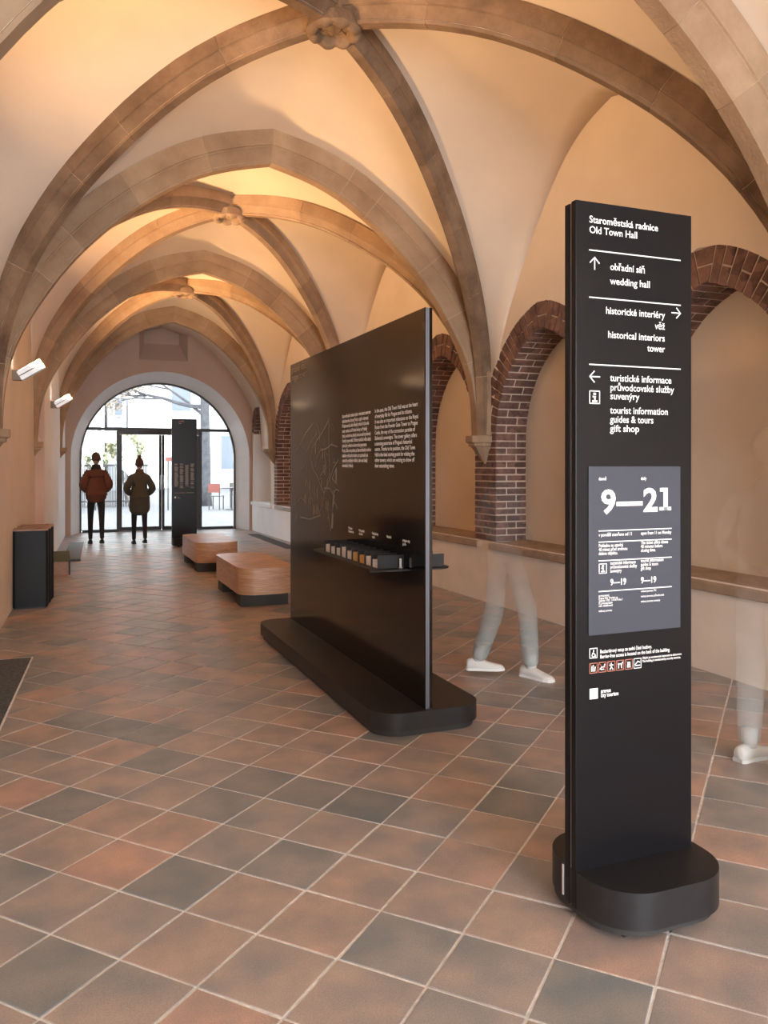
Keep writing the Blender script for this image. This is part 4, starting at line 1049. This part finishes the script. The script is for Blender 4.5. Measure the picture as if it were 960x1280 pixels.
def ghost(c,a0,a1,a2): return [(0,a0),(.12,a0),(.24,a1),(.62,a2),(.95,.05),(1.3,.02)]
gm=dict(skin=faded('faint_skin',(.5,.32,.24),[(0,.2),(.3,.2),(.6,.05),(1.0,.02)]),eye=faded('faint_eye',(.1,.08,.08),[(0,.02),(1.9,.02)]),
   trouser=faded('faint_grey_trousers',(.42,.47,.47),[(0,.50),(.16,.46),(.32,.36),(.52,.17),(.72,.07),(1.0,.025)]),
   coat=None,hair=faded('faint_hair',(.25,.2,.17),[(0,.02),(1.9,.02)]),shoe=faded('faint_white_leather',(.80,.78,.76),[(0,.86),(.14,.80)]),sole=faded('faint_white_sole',(.85,.84,.83),[(0,.9),(.14,.9)]),
   collar=None,sock=faded('faint_white_sock',(.8,.78,.76),[(0,.8),(.2,.6)]))
person(2.97,5.12,1.70,math.radians(158),'faint long-exposure walker in grey trousers and white sneakers behind the exhibition panel',dict(stride=.17,elbow=.02,toe=0.0,toe2=-.75,legr={0:.10,5:.075,8:.075,6:.080,9:.080,7:.062,10:.062}),gm,None)
gm2=dict(gm); gm2['trouser']=faded('fainter_trousers',(.52,.55,.56),[(0,.35),(.2,.28),(.4,.14),(.7,.04),(1.0,.02)]); gm2['shoe']=faded('fainter_white_leather',(.80,.80,.79),[(0,.62),(.14,.5)]); gm2['sole']=gm2['shoe']; gm2['sock']=faded('fainter_sock',(.75,.75,.75),[(0,.5),(.2,.3)])
person(3.32,3.10,1.70,math.radians(70),'fainter long-exposure walker with one white sneaker showing, at the right edge past the totem',dict(stride=.02,elbow=.02,toe=.25,legr={0:.10,5:.075,8:.075,6:.08,9:.08,7:.06,10:.06}),gm2,None)

# ---------------------------------------------------------------- outside the glass
MCOB=mat('cobbles',(.115,.115,.12),.8,c2=(.06,.062,.07),scale=9,bump=.6,bscale=12)
MFAC=mat('pale_facade',(.66,.65,.64),.9,vary=.06,scale=.6)
MFAC2=mat('grey_facade',(.36,.37,.40),.9,vary=.2,scale=.8)
MWIN=mat('far_window',(.10,.12,.15),.2)
MBARK=mat('bark',(.085,.085,.095),.95,vary=.5,scale=6,bump=1,bscale=14)
MLEAF=mat('autumn_leaf',(.30,.24,.18),.9,vary=.4,scale=3); MSHR=mat('shrub_leaf',(.24,.30,.20),.9,c2=(.42,.36,.22),scale=4)
MREDP=mat('red_paint',(.16,.04,.03),.6); MLGT=mat('awning_white',(.75,.78,.82),.6)
bm=B(); box(bm,-40,50,19.75,80,-.16,-.03); obj('trim_1',bm,MCOB,kind='structure')['label']='pale cobbled courtyard outside the glass door'
def building(x0,x1,y,z1,m,label,wx,wz,ww,wh,cols,rows,name='building'):
    t=thing(name,label,'building',((x0+x1)/2,y+1,-.03))
    bm=B(); box(bm,x0,x1,y,y+6,-.03,z1); obj('wall',bm,m,t)
    bm=B(); box(bm,x0-.2,x1+.2,y-.3,y,z1-.5,z1); obj('cornice',bm,m,t)
    for a in range(cols):
        for b in range(rows):
            X=wx[0]+a*wx[1]; Zz=wz[0]+b*wz[1]
            bm=B(); box(bm,X-.12,X+ww+.12,y-.10,y-.002,Zz-.12,Zz+wh+.12); w_=obj('window',bm,m,t)
            bm=B(); box(bm,X,X+ww,y-.13,y-.101,Zz,Zz+wh); obj('pane',bm,MWIN,w_)
building(-14,2.2,52,16,MFAC,'pale rendered building across the courtyard, left side of the glass door',(-12.5,3.0),(4.4,3.6),1.1,1.9,4,3)
building(2.55,3.5,50,5.9,MFAC2,'narrow grey house front between the two pale buildings across the courtyard',(2.85,1.3),(2.9,1.5),.4,.8,1,2)
building(3.9,26,54,16,MFAC,'pale rendered building across the courtyard, behind the tree',(6.6,3.2),(1.2,3.8),1.2,2.2,6,4)
# tree
def tree():
    t=thing('courtyard_tree','large bare-branched tree with few brown leaves standing in the courtyard beyond the door','tree',(4.95,30.5,-.03))
    x,y=4.95,30.5
    bm=B(); pts=[(x+.02*math.sin(i),y,-.03+i*.8) for i in range(11)]; tube(bm,pts,[.26,.19,.18,.175,.17,.17,.165,.16,.15,.12,.08],14); obj('trunk',bm,MBARK,t,smooth=True)
    tw=B(); leaves=B(); rnd=random.Random(5)
    def grow(p,d,L,r,dep):
        n=5; P_=[Vector(p)]; d=Vector(d).normalized()
        for i in range(n):
            d=(d+Vector((rnd.uniform(-.22,.22),rnd.uniform(-.22,.22),rnd.uniform(-.14,.16)))).normalized(); P_.append(P_[-1]+d*L/n)
        tube(tw,P_,[lerp(r,r*.45,i/n) for i in range(n+1)],5,cap=False)
        if dep<=0 or dep==1:
            for _ in range(14):
                q=P_[rnd.randint(1,n)]+Vector((rnd.gauss(0,.22),rnd.gauss(0,.22),rnd.gauss(0,.18))); a=Vector((rnd.uniform(-1,1),rnd.uniform(-1,1),rnd.uniform(-1,1))).normalized()*.045; b=a.orthogonal()*1
                leaves.faces.new([leaves.verts.new(q+v) for v in (a,b,-a,-b)])
        if dep>0:
            for _ in range(3 if dep>1 else 4):
                i=rnd.randint(2,n); grow(P_[i],d+Vector((rnd.uniform(-.9,.9),rnd.uniform(-.9,.9),rnd.uniform(-.5,.6))),L*.58,r*.5,dep-1)
    grow((x,y,3.65),(-1,-.05,-.05),2.6,.09,4); grow((x,y,3.3),(-.9,.3,.5),2.2,.07,4); grow((x,y,5.0),(.9,.2,.6),3.0,.09,4); grow((x,y,5.6),(-.6,-.3,.6),2.6,.09,4); grow((x,y,4.7),(.5,-.6,.45),2.6,.08,3)
    obj('branches',tw,MBARK,t,kind='stuff'); obj('leaves',leaves,MLEAF,t,kind='stuff')
tree()
def shrub(x,y,r,h,z0,label,n=900,m=MSHR):
    t=thing('courtyard_shrub',label,'shrub',(x,y,-.03)); bm=B(); rnd=random.Random(int(x*100))
    for _ in range(n):
        a=Vector((rnd.gauss(0,1),rnd.gauss(0,1),rnd.gauss(0,1))).normalized()*rnd.random()**.4; q=Vector((x+a.x*r,y+a.y*r*.7,z0+h/2+a.z*h/2)); u_=Vector((rnd.uniform(-1,1),rnd.uniform(-1,1),rnd.uniform(-1,1))).normalized()*.075; v_=u_.orthogonal()*.9
        bm.faces.new([bm.verts.new(q+w_) for w_ in (u_,v_,-u_,-v_)])
    obj('foliage',bm,m,t,kind='stuff')
    bm=B()
    for a in range(5): tube(bm,[(x,y,-.03),(x+math.cos(a*1.3)*r*.2,y+math.sin(a*1.3)*r*.2,z0*.6),(x+math.cos(a*1.3)*r*.5,y+math.sin(a*1.3)*r*.4,z0+h*.5)],[.04,.03,.015],6)
    obj('stems',bm,MBARK,t)
shrub(.3,33,.8,1.2,1.6,'green shrub behind the fence, seen above the left person')
shrub(2.35,33.5,.75,1.2,1.6,'green and yellow shrub behind the fence, above the right person')
shrub(1.3,36.5,.55,.9,1.3,'small shrub between the two larger ones behind the fence',600)
fn=thing('iron_fence','iron railing fence along the far side of the courtyard behind the two people','fence',(2.6,31,-.03))
for k in range(44):
    bm=B(); X=.55+k*.054; box(bm,X,X+.03,31,31.03,-.03,1.55); obj('bar',bm,MFRAME,fn)
for z in (.15,1.45):
    bm=B(); box(bm,.5,2.95,30.99,31.04,z,z+.05); obj('rail',bm,MFRAME,fn)
kk=thing('white_kiosk','low kiosk with a flat white canopy at the far left of the courtyard','kiosk',(.3,30,-.03))
bm=B(); box(bm,-1.8,1.15,28.8,30.4,1.93,2.12,.02); obj('canopy',bm,MLGT,kk)
bm=B(); box(bm,-1.6,-.2,29.2,30.3,-.03,1.95); obj('body',bm,MFAC2,kk)
bm=B(); box(bm,1.0,1.06,28.9,28.96,-.03,1.95); obj('post',bm,MIRON,kk)
sg=thing('red_topped_stand','narrow street stand with a red top seen between door leaf and far totem','stand',(3.5,28,-.03))
bm=B(); box(bm,3.25,3.62,28,28.3,1.62,1.76); obj('red_top',bm,MREDP,sg)
bm=B(); box(bm,3.3,3.34,28.1,28.16,-.03,1.62); box(bm,3.54,3.58,28.1,28.16,-.03,1.62); obj('posts',bm,MIRON,sg)
bm=B(); box(bm,3.38,3.50,28.1,28.14,.2,1.5); obj('menu_board',bm,MFAC2,sg)
def cafe_table(x,y,label):
    t=thing('cafe_table',label,'table',(x,y,-.03),'cafe furniture in the courtyard')
    bm=B(); bmesh.ops.create_cone(bm,segments=20,radius1=.35,radius2=.35,depth=.03,cap_ends=True); bmesh.ops.translate(bm,verts=bm.verts,vec=(x,y,.72)); obj('tabletop',bm,MFRAME,t)
    bm=B(); tube(bm,[(x,y,-.03),(x,y,.70)],.03,8); obj('leg',bm,MIRON,t)
    bm=B(); bmesh.ops.create_cone(bm,segments=16,radius1=.22,radius2=.2,depth=.03,cap_ends=True); bmesh.ops.translate(bm,verts=bm.verts,vec=(x,y,-.012)); obj('foot',bm,MIRON,t)
def cafe_chair(x,y,rz,label):
    t=thing('cafe_chair',label,'chair',(x,y,-.03),'cafe furniture in the courtyard'); c,s=math.cos(rz),math.sin(rz)
    def q(bm,a0,a1,b0,b1,z0,z1):
        b2=B(); box(b2,a0,a1,b0,b1,z0,z1); me=bpy.data.meshes.new('t'); b2.to_mesh(me); b2.free(); me.transform(Matrix.Translation((x,y,0))@Matrix.Rotation(rz,4,'Z')); bm.from_mesh(me)
    bm=B(); q(bm,-.21,.21,-.21,.21,.42,.45); obj('seat',bm,MFRAME,t)
    bm=B(); q(bm,-.21,.21,.18,.21,.56,.86); obj('backrest',bm,MREDP if 'red' in label else MFRAME,t)
    for a in (-.2,.17):
        for b in (-.2,.17):
            bm=B(); q(bm,a,a+.03,b,b+.03,-.03,.86 if b>0 else .42); obj('leg',bm,MIRON,t)
cafe_table(5.35,27.5,'round dark cafe table by the tree trunk, nearest to the trunk'); cafe_table(6.3,28.5,'round dark cafe table farther right of the tree')
cafe_chair(4.9,27.9,2.6,'cafe chair with red back close to the tree trunk'); cafe_chair(5.85,27.2,-1.4,'dark cafe chair right of the nearer cafe table'); cafe_chair(5.85,28.9,.6,'dark cafe chair left of the farther cafe table'); cafe_chair(6.7,28.1,-2.2,'dark cafe chair right of the farther cafe table')
for o in bpy.data.objects:
    if o.type=='MESH' and '_shifted' in o.data: del o.data['_shifted']
